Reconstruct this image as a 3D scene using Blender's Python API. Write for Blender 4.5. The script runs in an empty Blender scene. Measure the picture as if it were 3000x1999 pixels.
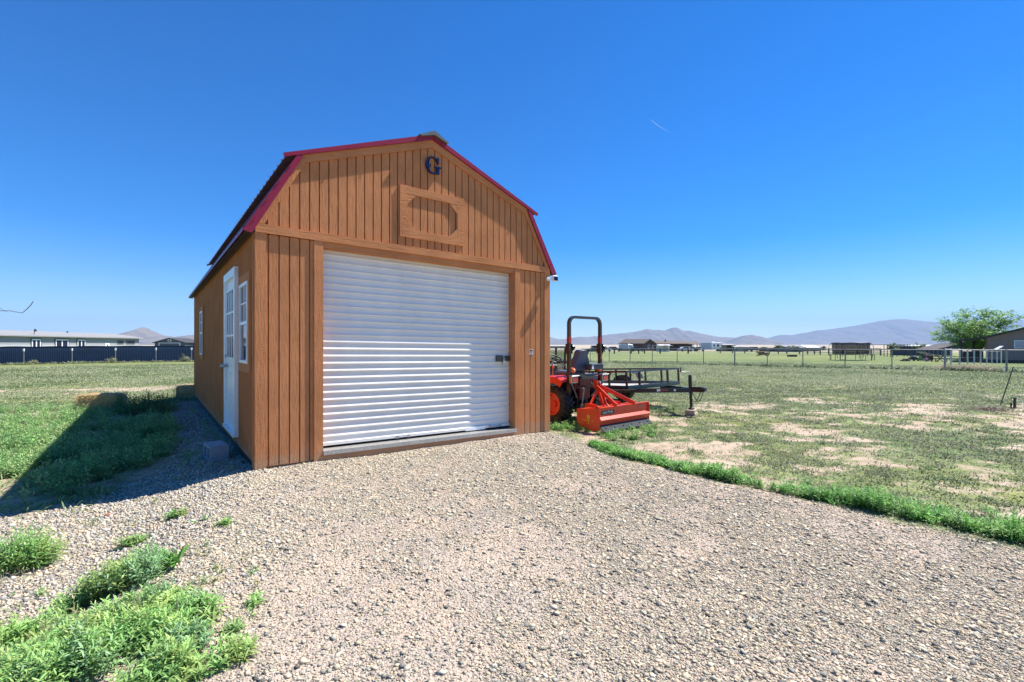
import bpy, bmesh, math, random
import numpy as np
from mathutils import Vector, Matrix, Euler
random.seed(7); RNG = np.random.default_rng(7)
R = math.radians; PI = math.pi
sc = bpy.context.scene
col = sc.collection
# ------------------------------------------------------------------ camera, sky, sun, exposure
FPX = 1391.0; CAMZ = 1.34; HOR = 1010.0
cd = bpy.data.cameras.new("camera"); cam = bpy.data.objects.new("camera", cd); col.objects.link(cam)
cd.sensor_width = 36; cd.lens = 36 * FPX / 3000; cd.shift_y = (HOR - 999.5) / 3000
cd.clip_start = 0.05; cd.clip_end = 120000
cam.location = (0, 0, CAMZ); cam.rotation_euler = (R(90), 0, 0)
sc.camera = cam
SUN = Vector((.613, .284, 1.0)).normalized()
world = bpy.data.worlds.new("World"); sc.world = world; world.use_nodes = True
wn = world.node_tree.nodes; wl = world.node_tree.links
bg = wn["Background"]; sky = wn.new("ShaderNodeTexSky"); sky.sky_type = 'NISHITA'
sky.sun_disc = False; sky.sun_elevation = math.asin(SUN.z); sky.sun_rotation = math.atan2(SUN.x, SUN.y)
sky.altitude = 1400; sky.air_density = 1.0; sky.dust_density = 0.15; sky.ozone_density = 4.5
hs = wn.new("ShaderNodeHueSaturation"); hs.inputs["Saturation"].default_value = 1.5; hs.inputs["Hue"].default_value = .509
wl.new(sky.outputs[0], hs.inputs["Color"]); wl.new(hs.outputs[0], bg.inputs[0]); bg.inputs[1].default_value = 0.094
sl = bpy.data.lights.new("sun", 'SUN'); sl.energy = 5.0; sl.angle = R(0.53); sl.color = (1.0, .95, .88)
so = bpy.data.objects.new("sun", sl); col.objects.link(so)
so.rotation_euler = SUN.to_track_quat('Z', 'Y').to_euler(); so.location = (0, 0, 50)
sc.view_settings.view_transform = 'Standard'; sc.view_settings.look = 'None'
sc.view_settings.exposure = 1.0; sc.view_settings.gamma = 1.0
sc.render.engine = 'CYCLES'
sc.cycles.use_denoising = True; sc.cycles.max_bounces = 6; sc.cycles.volume_bounces = 0
sc.cycles.transparent_max_bounces = 8

# ------------------------------------------------------------------ tagging
def tag(o, label=None, cat=None, group=None, kind=None):
    if label: o['label'] = label
    if cat: o['category'] = cat
    if group: o['group'] = group
    if kind: o['kind'] = kind
    return o
def thing(name, label, cat, loc=(0, 0, 0), rz=0, group=None):
    o = bpy.data.objects.new(name, None); col.objects.link(o); o.empty_display_size = .2
    o.location = loc; o.rotation_euler = (0, 0, rz)
    return tag(o, label, cat, group)
def copy_tree(o, parent=None):
    c = o.copy(); col.objects.link(c); c.parent = parent
    for ch in list(o.children): copy_tree(ch, c)
    return c

# ------------------------------------------------------------------ materials
def ramp(nt, pts):
    r = nt.nodes.new("ShaderNodeValToRGB"); e = r.color_ramp.elements
    while len(e) < len(pts): e.new(.5)
    for i, (p, c) in enumerate(pts):
        e[i].position = p; e[i].color = (*c, 1) if len(c) == 3 else c
    return r
_m = {}
def mat(name, c, rough=.6, metal=0, var=.12, scale=8, bump=0, bscale=40, stretch=(1, 1, 1), spec=.5, coat=0, c2=None, transm=0):
    if name in _m: return _m[name]
    m = bpy.data.materials.new(name); m.use_nodes = True; nt = m.node_tree; n = nt.nodes; l = nt.links
    p = n["Principled BSDF"]; p.inputs["Roughness"].default_value = rough; p.inputs["Metallic"].default_value = metal
    p.inputs["Specular IOR Level"].default_value = spec; p.inputs["Coat Weight"].default_value = coat
    tc = n.new("ShaderNodeTexCoord"); mp = n.new("ShaderNodeMapping"); mp.inputs["Scale"].default_value = stretch
    l.new(tc.outputs["Object"], mp.inputs[0])
    nz = n.new("ShaderNodeTexNoise"); nz.inputs["Scale"].default_value = scale; nz.inputs["Detail"].default_value = 6
    l.new(mp.outputs[0], nz.inputs["Vector"])
    a = tuple(max(0, x * (1 - var)) for x in c); b = tuple(min(1, x * (1 + var)) for x in (c2 or c))
    r = ramp(nt, [(.3, a), (.7, b)]); l.new(nz.outputs[0], r.inputs[0]); l.new(r.outputs[0], p.inputs["Base Color"])
    if bump:
        nb = n.new("ShaderNodeTexNoise"); nb.inputs["Scale"].default_value = bscale; nb.inputs["Detail"].default_value = 5
        l.new(mp.outputs[0], nb.inputs["Vector"])
        bp = n.new("ShaderNodeBump"); bp.inputs["Strength"].default_value = bump; bp.inputs["Distance"].default_value = .01
        l.new(nb.outputs[0], bp.inputs["Height"]); l.new(bp.outputs[0], p.inputs["Normal"])
    _m[name] = m; return m
def wood_mat(name, c, axis='z'):
    """painted engineered-wood siding: embossed grain running along one axis"""
    m = bpy.data.materials.new(name); m.use_nodes = True; nt = m.node_tree; n = nt.nodes; l = nt.links
    p = n["Principled BSDF"]; p.inputs["Roughness"].default_value = .85; p.inputs["Specular IOR Level"].default_value = .12
    tc = n.new("ShaderNodeTexCoord"); mp = n.new("ShaderNodeMapping")
    mp.inputs["Scale"].default_value = {'z': (1, 1, .10), 'x': (.10, 1, 1), 'h': (1, 1, 4.0)}[axis]
    l.new(tc.outputs["Object"], mp.inputs[0])
    n1 = n.new("ShaderNodeTexNoise"); n1.inputs["Scale"].default_value = 55; n1.inputs["Detail"].default_value = 4; n1.inputs["Distortion"].default_value = .8
    l.new(mp.outputs[0], n1.inputs["Vector"])
    mp2 = n.new("ShaderNodeMapping"); mp2.inputs["Scale"].default_value = {'z': (.45, .45, 2.4), 'x': (2.4, .5, .5), 'h': (1, 1, 3)}[axis]
    l.new(tc.outputs["Object"], mp2.inputs[0])
    n2 = n.new("ShaderNodeTexNoise"); n2.inputs["Scale"].default_value = 60; n2.inputs["Detail"].default_value = 3
    l.new(mp2.outputs[0], n2.inputs["Vector"])
    n3 = n.new("ShaderNodeTexNoise"); n3.inputs["Scale"].default_value = 2.2; n3.inputs["Detail"].default_value = 5
    l.new(tc.outputs["Object"], n3.inputs["Vector"])
    ad = n.new("ShaderNodeMath"); ad.operation = 'MULTIPLY_ADD'; ad.inputs[1].default_value = .55
    l.new(n2.outputs[0], ad.inputs[0]); l.new(n1.outputs[0], ad.inputs[2])
    r = ramp(nt, [(.3, tuple(x * .86 for x in c)), (.7, tuple(x * 1.12 for x in c))])
    l.new(n3.outputs[0], r.inputs[0])
    mx = n.new("ShaderNodeMixRGB"); mx.blend_type = 'MULTIPLY'; mx.inputs[0].default_value = .42
    r2 = ramp(nt, [(.55, (.62, .55, .5)), (.8, (1, 1, 1))]); l.new(ad.outputs[0], r2.inputs[0])
    l.new(r.outputs[0], mx.inputs[1]); l.new(r2.outputs[0], mx.inputs[2])
    sx = n.new("ShaderNodeSeparateXYZ"); l.new(tc.outputs["Object"], sx.inputs[0])      # dried mud splash along the foot of the boards
    dn = n.new("ShaderNodeTexNoise"); dn.inputs["Scale"].default_value = 9; dn.inputs["Detail"].default_value = 6; l.new(tc.outputs["Object"], dn.inputs["Vector"])
    da = n.new("ShaderNodeMath"); da.operation = 'MULTIPLY_ADD'; da.inputs[1].default_value = -.55; l.new(dn.outputs[0], da.inputs[0]); l.new(sx.outputs[2], da.inputs[2])
    dr_ = ramp(nt, [(.0, (.55, .55, .55)), (.10, (0, 0, 0))]); dq = n.new("ShaderNodeMath"); dq.operation = 'ADD'; dq.inputs[1].default_value = .24; l.new(da.outputs[0], dq.inputs[0]); l.new(dq.outputs[0], dr_.inputs[0])
    dm_ = n.new("ShaderNodeMixRGB"); l.new(dr_.outputs[0], dm_.inputs[0]); l.new(mx.outputs[0], dm_.inputs[1]); dm_.inputs[2].default_value = (.40, .27, .17, 1)
    l.new(dm_.outputs[0], p.inputs["Base Color"])
    bp = n.new("ShaderNodeBump"); bp.inputs["Strength"].default_value = .9; bp.inputs["Distance"].default_value = .006
    l.new(ad.outputs[0], bp.inputs["Height"]); l.new(bp.outputs[0], p.inputs["Normal"])
    return m
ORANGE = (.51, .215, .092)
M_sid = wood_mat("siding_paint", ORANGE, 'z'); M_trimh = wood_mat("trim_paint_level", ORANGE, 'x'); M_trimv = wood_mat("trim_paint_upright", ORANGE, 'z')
M_side = wood_mat("siding_paint_long_shade", (.43, .150, .048), 'z')  # darker copy of the siding paint, with the long wall's shade put in
M_burg = mat("burgundy_trim", (.26, .010, .030), .32, 0, .08)
M_roof = mat("roof_metal", (.17, .095, .125), .42, .2, .15, 3)
M_ridge = mat("ridge_metal", (.20, .19, .14), .35, .6)
M_white = mat("white_paint", (.80, .81, .82), .35, 0, .04, 5)
M_door = mat("roller_white", (.71, .70, .67), .36, 0, .06, 3, stretch=(1, 1, .5), c2=(.72, .70, .66), spec=.5)
M_glass = mat("window_glass", (.008, .014, .045), .06, 0, .1, spec=.25)
M_blackm = mat("black_metal", (.010, .010, .011), .38, .0, .3, 10, spec=.5)
M_blackp = mat("black_plastic", (.018, .018, .020), .5, 0, .2)
M_dark = mat("dark_grey_metal", (.055, .055, .058), .4, .3, .2)
M_steel = mat("galvanised_steel", (.42, .43, .44), .35, .85, .15, 20)
M_steeld = mat("dull_galvanised", (.27, .27, .27), .5, .4, .12)
M_plate = mat("threshold_plate", (.48, .47, .44), .4, .6, .15, 30, bump=.5, bscale=90)
M_red = mat("tractor_orange", (.74, .035, .007), .30, 0, .12, 5, coat=.6)
M_blade = mat("implement_orange", (.70, .050, .012), .38, 0, .14, 3, coat=.3)
M_rubber = mat("tyre_rubber", (.014, .014, .015), .7, 0, .3, 9, bump=.3, c2=(.050, .044, .038))
M_seat = mat("seat_vinyl", (.085, .095, .14), .45, 0, .12)
M_lens = mat("red_lens", (.45, .01, .02), .15, 0, .1, coat=1)
M_amber = mat("amber_lens", (.85, .13, .02), .15, 0, .1, coat=1)
M_hay = mat("hay", (.40, .29, .15), .85, 0, .4, 30, bump=1.0, bscale=70, stretch=(1, 3, 3), c2=(.62, .48, .26))
M_conc = mat("concrete", (.30, .32, .36), .9, 0, .12, 30, bump=.4, bscale=150)
M_bark = mat("bark", (.13, .09, .06), .85, 0, .3, 20, bump=.6)
M_navy = mat("navy_letter", (.006, .010, .050), .2, .2, .1, coat=.5)
M_skytint = mat("black_paint_sky_tint", (.016, .040, .062), .26, .3, .2, coat=.3)  # sky reflection put into the black paint as a blue tint
M_deck = mat("deck_board", (.42, .39, .35), .8, 0, .2, 12, stretch=(8, 1, 1))
M_text = mat("lettering_white", (.85, .85, .82), .5, 0, .02)
M_textd = mat("lettering_dark", (.03, .03, .03), .5, 0, .02)
M_yellow = mat("yellow_decal", (.72, .38, .02), .4, 0, .05)
M_woodblk = mat("raw_timber", (.46, .36, .25), .8, 0, .25, 10, stretch=(6, 1, 1))

def leaf_mat(name="leaf"):
    m = bpy.data.materials.new(name); m.use_nodes = True; nt = m.node_tree; n = nt.nodes; l = nt.links
    p = n["Principled BSDF"]; p.inputs["Roughness"].default_value = .55; p.inputs["Specular IOR Level"].default_value = .35
    at = n.new("ShaderNodeAttribute"); at.attribute_name = "col"; l.new(at.outputs["Color"], p.inputs["Base Color"])
    tr = n.new("ShaderNodeBsdfTranslucent"); l.new(at.outputs["Color"], tr.inputs[0])
    mx = n.new("ShaderNodeMixShader"); mx.inputs[0].default_value = .35
    l.new(p.outputs[0], mx.inputs[1]); l.new(tr.outputs[0], mx.inputs[2]); l.new(mx.outputs[0], n["Material Output"].inputs[0])
    return m
M_leaf = leaf_mat()
def stone_mat():
    m = bpy.data.materials.new("stone"); m.use_nodes = True; nt = m.node_tree; n = nt.nodes; l = nt.links
    p = n["Principled BSDF"]; p.inputs["Roughness"].default_value = .8
    at = n.new("ShaderNodeAttribute"); at.attribute_name = "col"
    nz = n.new("ShaderNodeTexNoise"); nz.inputs["Scale"].default_value = 150; tc = n.new("ShaderNodeTexCoord"); l.new(tc.outputs["Object"], nz.inputs["Vector"])
    r = ramp(nt, [(.3, (.78, .78, .78)), (.7, (1.1, 1.1, 1.1))]); l.new(nz.outputs[0], r.inputs[0])
    mx = n.new("ShaderNodeMixRGB"); mx.blend_type = 'MULTIPLY'; mx.inputs[0].default_value = 1
    l.new(at.outputs["Color"], mx.inputs[1]); l.new(r.outputs[0], mx.inputs[2]); l.new(mx.outputs[0], p.inputs["Base Color"])
    return m
M_stone = stone_mat()

# ------------------------------------------------------------------ mesh builder
class MB:
    def __init__(s, fn=None): s.v = []; s.f = []; s.fn = fn
    def add(s, vs, fs):
        b = len(s.v); s.v += [tuple(v) for v in vs]; s.f += [tuple(b + i for i in f) for f in fs]; return s
    def bx(s, x0, x1, y0, y1, z0, z1, M=None):
        vs = [Vector(p) for p in ((x0, y0, z0), (x1, y0, z0), (x1, y1, z0), (x0, y1, z0), (x0, y0, z1), (x1, y0, z1), (x1, y1, z1), (x0, y1, z1))]
        if M: vs = [M @ v for v in vs]
        return s.add(vs, [(0, 3, 2, 1), (4, 5, 6, 7), (0, 1, 5, 4), (1, 2, 6, 5), (2, 3, 7, 6), (3, 0, 4, 7)])
    def bar(s, a, b, w, h=None, up=(0, 0, 1)):
        h = h or w; a = Vector(a); b = Vector(b); d = (b - a); L = d.length
        if L < 1e-6: return s
        d.normalize(); up = Vector(up)
        if abs(d.dot(up)) > .98: up = Vector((0, 1, 0))
        x = d.cross(up).normalized(); z = x.cross(d).normalized()
        M = Matrix((x, d, z)).transposed().to_4x4(); M.translation = a
        return s.bx(-w / 2, w / 2, 0, L, -h / 2, h / 2, M)
    def tube(s, pts, r, n=10, closed=False, cap=True):
        pts = [Vector(p) for p in pts]; N = len(pts); rs = r if isinstance(r, (list, tuple)) else [r] * N
        b = len(s.v); ref = None
        for i, p in enumerate(pts):
            if closed: d = pts[(i + 1) % N] - pts[i - 1]
            else: d = pts[min(i + 1, N - 1)] - pts[max(i - 1, 0)]
            d.normalize()
            if ref is None: ref = Vector((0, 0, 1)) if abs(d.z) < .9 else Vector((0, 1, 0))
            x = (ref - d * ref.dot(d)).normalized(); y = d.cross(x); ref = x
            for k in range(n):
                a = 2 * PI * k / n; s.v.append(tuple(p + (x * math.cos(a) + y * math.sin(a)) * rs[i]))
        for i in range(N if closed else N - 1):
            j = (i + 1) % N
            for k in range(n):
                q = (k + 1) % n; s.f.append((b + i * n + k, b + i * n + q, b + j * n + q, b + j * n + k))
        if cap and not closed:
            s.f.append(tuple(b + k for k in reversed(range(n)))); s.f.append(tuple(b + (N - 1) * n + k for k in range(n)))
        return s
    def prism(s, poly, fn0, fn1):
        """poly: 2-D points; fn0/fn1 map (a,b) -> 3-D for the two caps"""
        n = len(poly); vs = [fn0(*p) for p in poly] + [fn1(*p) for p in poly]
        return s.add(vs, [tuple(reversed(range(n))), tuple(range(n, 2 * n))] + [(i, (i + 1) % n, n + (i + 1) % n, n + i) for i in range(n)])
    def lathe(s, prof, c, axis='x', n=32, a0=0, a1=2 * PI):
        """prof: (axial, radius)"""
        full = abs(a1 - a0 - 2 * PI) < 1e-6; K = n if full else n + 1; b = len(s.v); m = len(prof)
        for k in range(K):
            a = a0 + (a1 - a0) * k / n; ca, sa = math.cos(a), math.sin(a)
            for (u, r) in prof:
                p = {'x': (u, r * ca, r * sa), 'z': (r * ca, r * sa, u), 'y': (r * ca, u, r * sa)}[axis]
                s.v.append((c[0] + p[0], c[1] + p[1], c[2] + p[2]))
        for k in range(n):
            k2 = (k + 1) % K
            for i in range(m - 1): s.f.append((b + k * m + i, b + k * m + i + 1, b + k2 * m + i + 1, b + k2 * m + i))
        return s
    def build(s, name, m, parent=None, smooth=False, bevel=0, loc=None):
        me = bpy.data.meshes.new(name); vs = [s.fn(v) for v in s.v] if s.fn else s.v
        me.from_pydata(vs, [], s.f); me.update()
        bm = bmesh.new(); bm.from_mesh(me); bmesh.ops.recalc_face_normals(bm, faces=bm.faces)
        if bevel: bmesh.ops.bevel(bm, geom=bm.edges[:], offset=bevel, segments=1, affect='EDGES', clamp_overlap=True)
        bm.to_mesh(me); bm.free()
        if smooth:
            me.polygons.foreach_set("use_smooth", [True] * len(me.polygons))
            try: me.set_sharp_from_angle(angle=R(40))
            except Exception: pass
        me.materials.append(m); o = bpy.data.objects.new(name, me); col.objects.link(o)
        if parent: o.parent = parent
        if loc: o.location = loc
        return o
def text_mesh(name, body, size, m, parent, M, depth=.0008, align='CENTER', bold=0, sx=1):
    cu = bpy.data.curves.new(name, 'FONT'); cu.body = body; cu.size = size; cu.extrude = depth; cu.align_x = align; cu.align_y = 'CENTER'; cu.offset = bold
    t = bpy.data.objects.new(name, cu); col.objects.link(t)
    bpy.context.view_layer.update()
    me = bpy.data.meshes.new_from_object(t); bpy.data.objects.remove(t)
    me.transform(Matrix.Diagonal((sx, 1, 1, 1))); me.transform(M)
    me.materials.clear(); me.materials.append(m); o = bpy.data.objects.new(name, me); col.objects.link(o); o.parent = parent
    return o
def np_mesh(name, verts, faces_by_n, cols=None, m=None, smooth=False):
    """verts (N,3); faces_by_n: list of (F,k) arrays; cols (N,3)"""
    me = bpy.data.meshes.new(name); me.vertices.add(len(verts)); me.vertices.foreach_set("co", verts.astype(np.float32).ravel())
    loops = np.concatenate([f.ravel() for f in faces_by_n]).astype(np.int32)
    tot = np.concatenate([np.full(len(f), f.shape[1], np.int32) for f in faces_by_n])
    st = np.concatenate([[0], np.cumsum(tot)[:-1]]).astype(np.int32)
    me.loops.add(len(loops)); me.loops.foreach_set("vertex_index", loops)
    me.polygons.add(len(tot)); me.polygons.foreach_set("loop_start", st)
    try: me.polygons.foreach_set("loop_total", tot)
    except Exception: pass
    if smooth: me.polygons.foreach_set("use_smooth", np.ones(len(tot), bool))
    me.update(calc_edges=True)
    if cols is not None:
        a = me.attributes.new("col", 'FLOAT_COLOR', 'POINT'); c4 = np.ones((len(verts), 4), np.float32); c4[:, :3] = cols
        a.data.foreach_set("color", c4.ravel())
    if m: me.materials.append(m)
    o = bpy.data.objects.new(name, me); col.objects.link(o); return o

# ------------------------------------------------------------------ numeric helpers, terrain
def sst(x, a, b):
    t = np.clip((np.asarray(x, float) - a) / (b - a), 0, 1); return t * t * (3 - 2 * t)
def vnoise(x, y, seed=0):
    x = np.asarray(x, float); y = np.asarray(y, float)
    xi = np.floor(x).astype(np.int64); yi = np.floor(y).astype(np.int64); fx = x - xi; fy = y - yi
    fx = fx * fx * (3 - 2 * fx); fy = fy * fy * (3 - 2 * fy)
    def h(i, j):
        n = (i * 374761393 + j * 668265263 + seed * 1442695041) & 0xffffffff
        n = ((n ^ (n >> 13)) * 1274126177) & 0xffffffff; return ((n ^ (n >> 16)) & 0xffff) / 65535.0
    return (h(xi, yi) * (1 - fx) + h(xi + 1, yi) * fx) * (1 - fy) + (h(xi, yi + 1) * (1 - fx) + h(xi + 1, yi + 1) * fx) * fy
def fbm(x, y, s, oct=4, seed=0):
    v = 0; a = .5; t = 0
    for o in range(oct): v = v + a * vnoise(np.asarray(x) * s + 17 * o, np.asarray(y) * s - 9 * o, seed + o); t += a; a *= .5; s *= 2.03
    return v / t
def pdist(x, y, poly):
    """signed distance to polygon, negative inside"""
    x = np.asarray(x, float); y = np.asarray(y, float); d = np.full(x.shape, 1e9); ins = np.zeros(x.shape, bool); n = len(poly)
    for i in range(n):
        ax, ay = poly[i]; bx_, by_ = poly[(i + 1) % n]; ex, ey = bx_ - ax, by_ - ay
        t = np.clip(((x - ax) * ex + (y - ay) * ey) / (ex * ex + ey * ey), 0, 1)
        d = np.minimum(d, np.hypot(x - ax - t * ex, y - ay - t * ey))
        c = (ay > y) != (by_ > y)
        with np.errstate(divide='ignore', invalid='ignore'): xi = (bx_ - ax) * (y - ay) / (by_ - ay + 1e-12) + ax
        ins ^= c & (x < xi)
    return np.where(ins, -d, d)
SA = math.atan2(.6050, .7963); SO = Vector((-2.80, 5.17)); SD = Vector((.7963, .6050)); SS = Vector((-.6050, .7963))
def shedxy(x, y): p = SO + SD * x + SS * y; return p.x, p.y
RAMP = [(-2.82, 5.15), (-2.65, 4.6), (-2.25, 3.5), (-1.9, 2.5), (-1.75, 1.0), (-1.75, -6), (9, -6), (7.6, -.5), (5.0, 1.75), (3.55, 3.2), (2.74, 4.22), (1.9, 5.05), (1.25, 6.05), (1.05, 6.7), (.75, 7.6), (.3, 8.0), (-1, 7.5)]
def _g(px, py): Y = 1.54 * FPX / (py - HOR); return ((px - 1500) / FPX * Y, Y)
LROCK = [(-2.6, 5.6), (-8.33, 12.45)] + [_g(*p) for p in ((520, 1190), (505, 1225), (535, 1262), (500, 1300), (515, 1345), (470, 1385), (380, 1425), (250, 1468), (100, 1500), (-60, 1515))] + [(-6.5, 3.4), (-7, 1), (-4, -3), (-1.5, -3), (-1.5, 3.5)]
GZ = -.20
RX0, RX1, RY0, RY1 = -12, 12, -8, 15
def H(x, y):
    x = np.asarray(x, float); y = np.asarray(y, float); r = np.hypot(x, y)
    z = -.11 - .05 * sst(r, 18, 40) - .40 * sst(r, 44, 72) - .44 * sst(r, 90, 220)
    sl_ = (x - SO.x) * SD.x + (y - SO.y) * SD.y; z = z - .10 * sst(-sl_, .25, 1.3) * sst(y, -8, -4) * (1 - sst(r, 16, 30)) * (x < 0)
    near = (x > RX0) & (x < RX1) & (y > RY0) & (y < RY1)
    d = np.where(near, pdist(x, y, RAMP), 9.0)
    s = (x - SO.x) * SD.x + (y - SO.y) * SD.y
    top = -.022 - .012 * np.clip(s, 0, 4.3)
    z = z + (top - z) * (1 - sst(d, -.15, .75))
    z = z + (fbm(x, y, .6, 3, 5) - .5) * .05 * sst(r, 2, 6) * np.where(r < 60, 1, 0) + (fbm(x, y, 5, 3, 9) - .5) * .018 * np.where(r < 30, 1, 0)
    return z
def Hf(x, y): return float(H(np.array([x]), np.array([y]))[0])
def W(px, Y, z=None):
    x = (px - 1500) / FPX * Y
    return Vector((x, Y, Hf(x, Y) if z is None else z))
def ZY(py, Y): return CAMZ + (HOR - py) / FPX * Y
def G(px, py, z=-.11):
    Y = (CAMZ - z) * FPX / (py - HOR); return Vector(((px - 1500) / FPX * Y, Y, z))

def gravel_mask(x, y):
    j = (fbm(x, y, 2.5, 3, 31) - .5) * .5
    near = (x > RX0) & (x < RX1) & (y > RY0) & (y < RY1)
    a = np.where(near, pdist(x, y, RAMP), 9.0); b = np.where(near, pdist(x, y, LROCK), 9.0)
    return 1 - sst(a + j * .35, -.12, .10), 1 - sst(b + j, -.18, .18)
def shade_zone(x, y):
    sl_ = (np.asarray(x) - SO.x) * SD.x + (np.asarray(y) - SO.y) * SD.y; return sst(-sl_, .1, .4) * (1 - sst(-sl_, 3.0, 4.2)) * (1 - sst(y, 10.5, 12)) * sst(y, 2.5, 3.5)
def cover(x, y):
    r = np.hypot(x, y); f = fbm(x, y, .8, 5, 3) ; f2 = fbm(x * .8, y, 3.6, 3, 77)
    side = sst(x, -1, 2); nearr = 1 - sst(y - .25 * x, 7, 16)
    base = .80 - .42 * side * nearr
    c = .10 + .90 * sst(f + (f2 - .5) * .8, 1 - base - .30, 1 - base + .22)
    c = c * (1 - .9 * sst(.5 - np.abs(y - 17.5 - .12 * x) / 5, 0, .5) * sst(fbm(x * .5, y, .35, 3, 40), .36, .54) * (x < -8))
    c = c * (1 - .75 * shade_zone(x, y) * sst(fbm(x, y, 1.6, 3, 14), .56, .46))
    return np.clip(c * (1 - sst(r, 80, 260) * .75), 0, 1)

# ------------------------------------------------------------------ ground sheet
def build_ground():
    ang = np.concatenate([np.linspace(-52, 52, 620), np.linspace(52, 308, 70)[1:-1]]); ang = np.radians(ang)
    rad = np.concatenate([np.linspace(.3, 1.5, 10)[:-1], np.arange(1.5, 8, .035), 8 * 1.009 ** np.arange(0, 148), 30.2 * 1.045 ** np.arange(0, 150)])
    A, Q = np.meshgrid(ang, rad); X = Q * np.sin(A); Y = Q * np.cos(A); Z = H(X, Y)
    nr, na = X.shape; V = np.stack([X.ravel(), Y.ravel(), Z.ravel()], 1)
    i, j = np.meshgrid(np.arange(nr - 1), np.arange(na), indexing='ij'); j2 = (j + 1) % na
    F = np.stack([i * na + j, i * na + j2, (i + 1) * na + j2, (i + 1) * na + j], -1).reshape(-1, 4)
    c = len(V); V = np.vstack([V, [0, 0, Hf(0, .1)]]); jj = np.arange(na)
    T = np.stack([np.full(na, c), (jj + 1) % na, jj], -1)
    ga, gb = gravel_mask(V[:, 0], V[:, 1]); cv = cover(V[:, 0], V[:, 1]); cc = np.stack([ga, gb, cv], 1)
    o = np_mesh("ground", V, [F[:, ::-1], T[:, ::-1]], cc, None, True); tag(o, kind='structure')
    m = bpy.data.materials.new("ground_surface"); m.use_nodes = True; nt = m.node_tree; n = nt.nodes; l = nt.links
    p = n["Principled BSDF"]; p.inputs["Roughness"].default_value = .95; p.inputs["Specular IOR Level"].default_value = .15
    at = n.new("ShaderNodeAttribute"); at.attribute_name = "col"; sp = n.new("ShaderNodeSeparateColor"); l.new(at.outputs["Color"], sp.inputs[0])
    tc = n.new("ShaderNodeTexCoord")
    def noise(s, d=6, st=None):
        q = n.new("ShaderNodeTexNoise"); q.inputs["Scale"].default_value = s; q.inputs["Detail"].default_value = d
        if st:
            mp = n.new("ShaderNodeMapping"); mp.inputs["Scale"].default_value = st; l.new(tc.outputs["Object"], mp.inputs[0]); l.new(mp.outputs[0], q.inputs["Vector"])
        else: l.new(tc.outputs["Object"], q.inputs["Vector"])
        return q.outputs[0]
    def mix(f, a, b, bt='MIX'):
        q = n.new("ShaderNodeMixRGB"); q.blend_type = bt
        if isinstance(f, float): q.inputs[0].default_value = f
        else: l.new(f, q.inputs[0])
        for k, w in ((1, a), (2, b)):
            if isinstance(w, tuple): q.inputs[k].default_value = (*w, 1)
            else: l.new(w, q.inputs[k])
        return q.outputs[0]
    def rp(f, pts): q = ramp(nt, pts); l.new(f, q.inputs[0]); return q.outputs[0]
    def vor(s):
        q = n.new("ShaderNodeTexVoronoi"); q.inputs["Scale"].default_value = s; l.new(tc.outputs["Object"], q.inputs["Vector"]); return q
    soil = rp(noise(1.3), [(.3, (.47, .35, .255)), (.7, (.60, .485, .375))])
    soil = mix(.6, soil, rp(noise(60), [(.35, (.6, .58, .56)), (.65, (1.15, 1.12, 1.1))]), 'MULTIPLY')
    v1 = vor(75); v2 = vor(160)
    peb = rp(v1.outputs["Color"], [(0, (.16, .16, .155)), (.35, (.33, .31, .29)), (.7, (.46, .43, .39)), (1, (.60, .56, .50))])
    pebe = rp(v1.outputs["Distance"], [(.3, (1, 1, 1)), (.75, (.35, .33, .31))])
    peb = mix(1.0, peb, pebe, 'MULTIPLY')
    peb2 = rp(v2.outputs["Color"], [(0, (.26, .225, .19)), (.5, (.48, .39, .31)), (1, (.64, .53, .43))])
    sandf = rp(noise(2.2, 8), [(.36, (.25, .25, .25)), (.62, (1, 1, 1))])
    pk = mix(.45, peb, peb2)
    drive = mix(sandf, pk, mix(.55, soil, peb2))
    rock = mix(.25, peb, peb2)
    gsp = noise(45, 4); gmid = noise(7, 9)
    grass = rp(gsp, [(.30, (.075, .105, .045)), (.5, (.17, .205, .095)), (.7, (.33, .34, .19))])
    grass = mix(.75, grass, rp(noise(.35, 5), [(.34, (.9, 1.05, .95)), (.5, (1, 1, 1)), (.66, (1.15, 1.10, .78))]), 'MULTIPLY')
    grass = mix(1.0, grass, rp(noise(1.0, 7, (.05, .30, 1)), [(.30, (.62, .74, .55)), (.46, (.9, .95, .85)), (.56, (1.08, 1.06, .88)), (.68, (1.28, 1.18, 1.0))]), 'MULTIPLY')
    grass = mix(1.0, grass, rp(noise(2.2, 8, (.35, 1.2, 1)), [(.35, (.72, .76, .70)), (.65, (1.22, 1.2, 1.2))]), 'MULTIPLY')
    dry = rp(noise(30, 4), [(.3, (.28, .23, .15)), (.7, (.46, .38, .27))])
    cvn = n.new("ShaderNodeMath"); cvn.operation = 'MULTIPLY_ADD'; l.new(gmid, cvn.inputs[0]); cvn.inputs[1].default_value = .9; l.new(sp.outputs[2], cvn.inputs[2])
    cvm = rp(cvn.outputs[0], [(.58, (0, 0, 0)), (1.10, (1, 1, 1))])
    field = mix(cvm, mix(rp(gmid, [(.42, (0, 0, 0)), (.62, (1, 1, 1))]), soil, dry), grass)
    # beyond the paddocks the plain is dry tan grass
    gx = n.new("ShaderNodeVectorMath"); gx.operation = 'LENGTH'; l.new(tc.outputs["Object"], gx.inputs[0])
    mr = n.new("ShaderNodeMapRange"); mr.inputs[1].default_value = 110; mr.inputs[2].default_value = 240; l.new(gx.outputs["Value"], mr.inputs[0])
    field = mix(mr.outputs[0], field, rp(noise(.004, 6, (1, 3, 1)), [(.35, (.30, .26, .19)), (.65, (.44, .38, .29))]))
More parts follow.
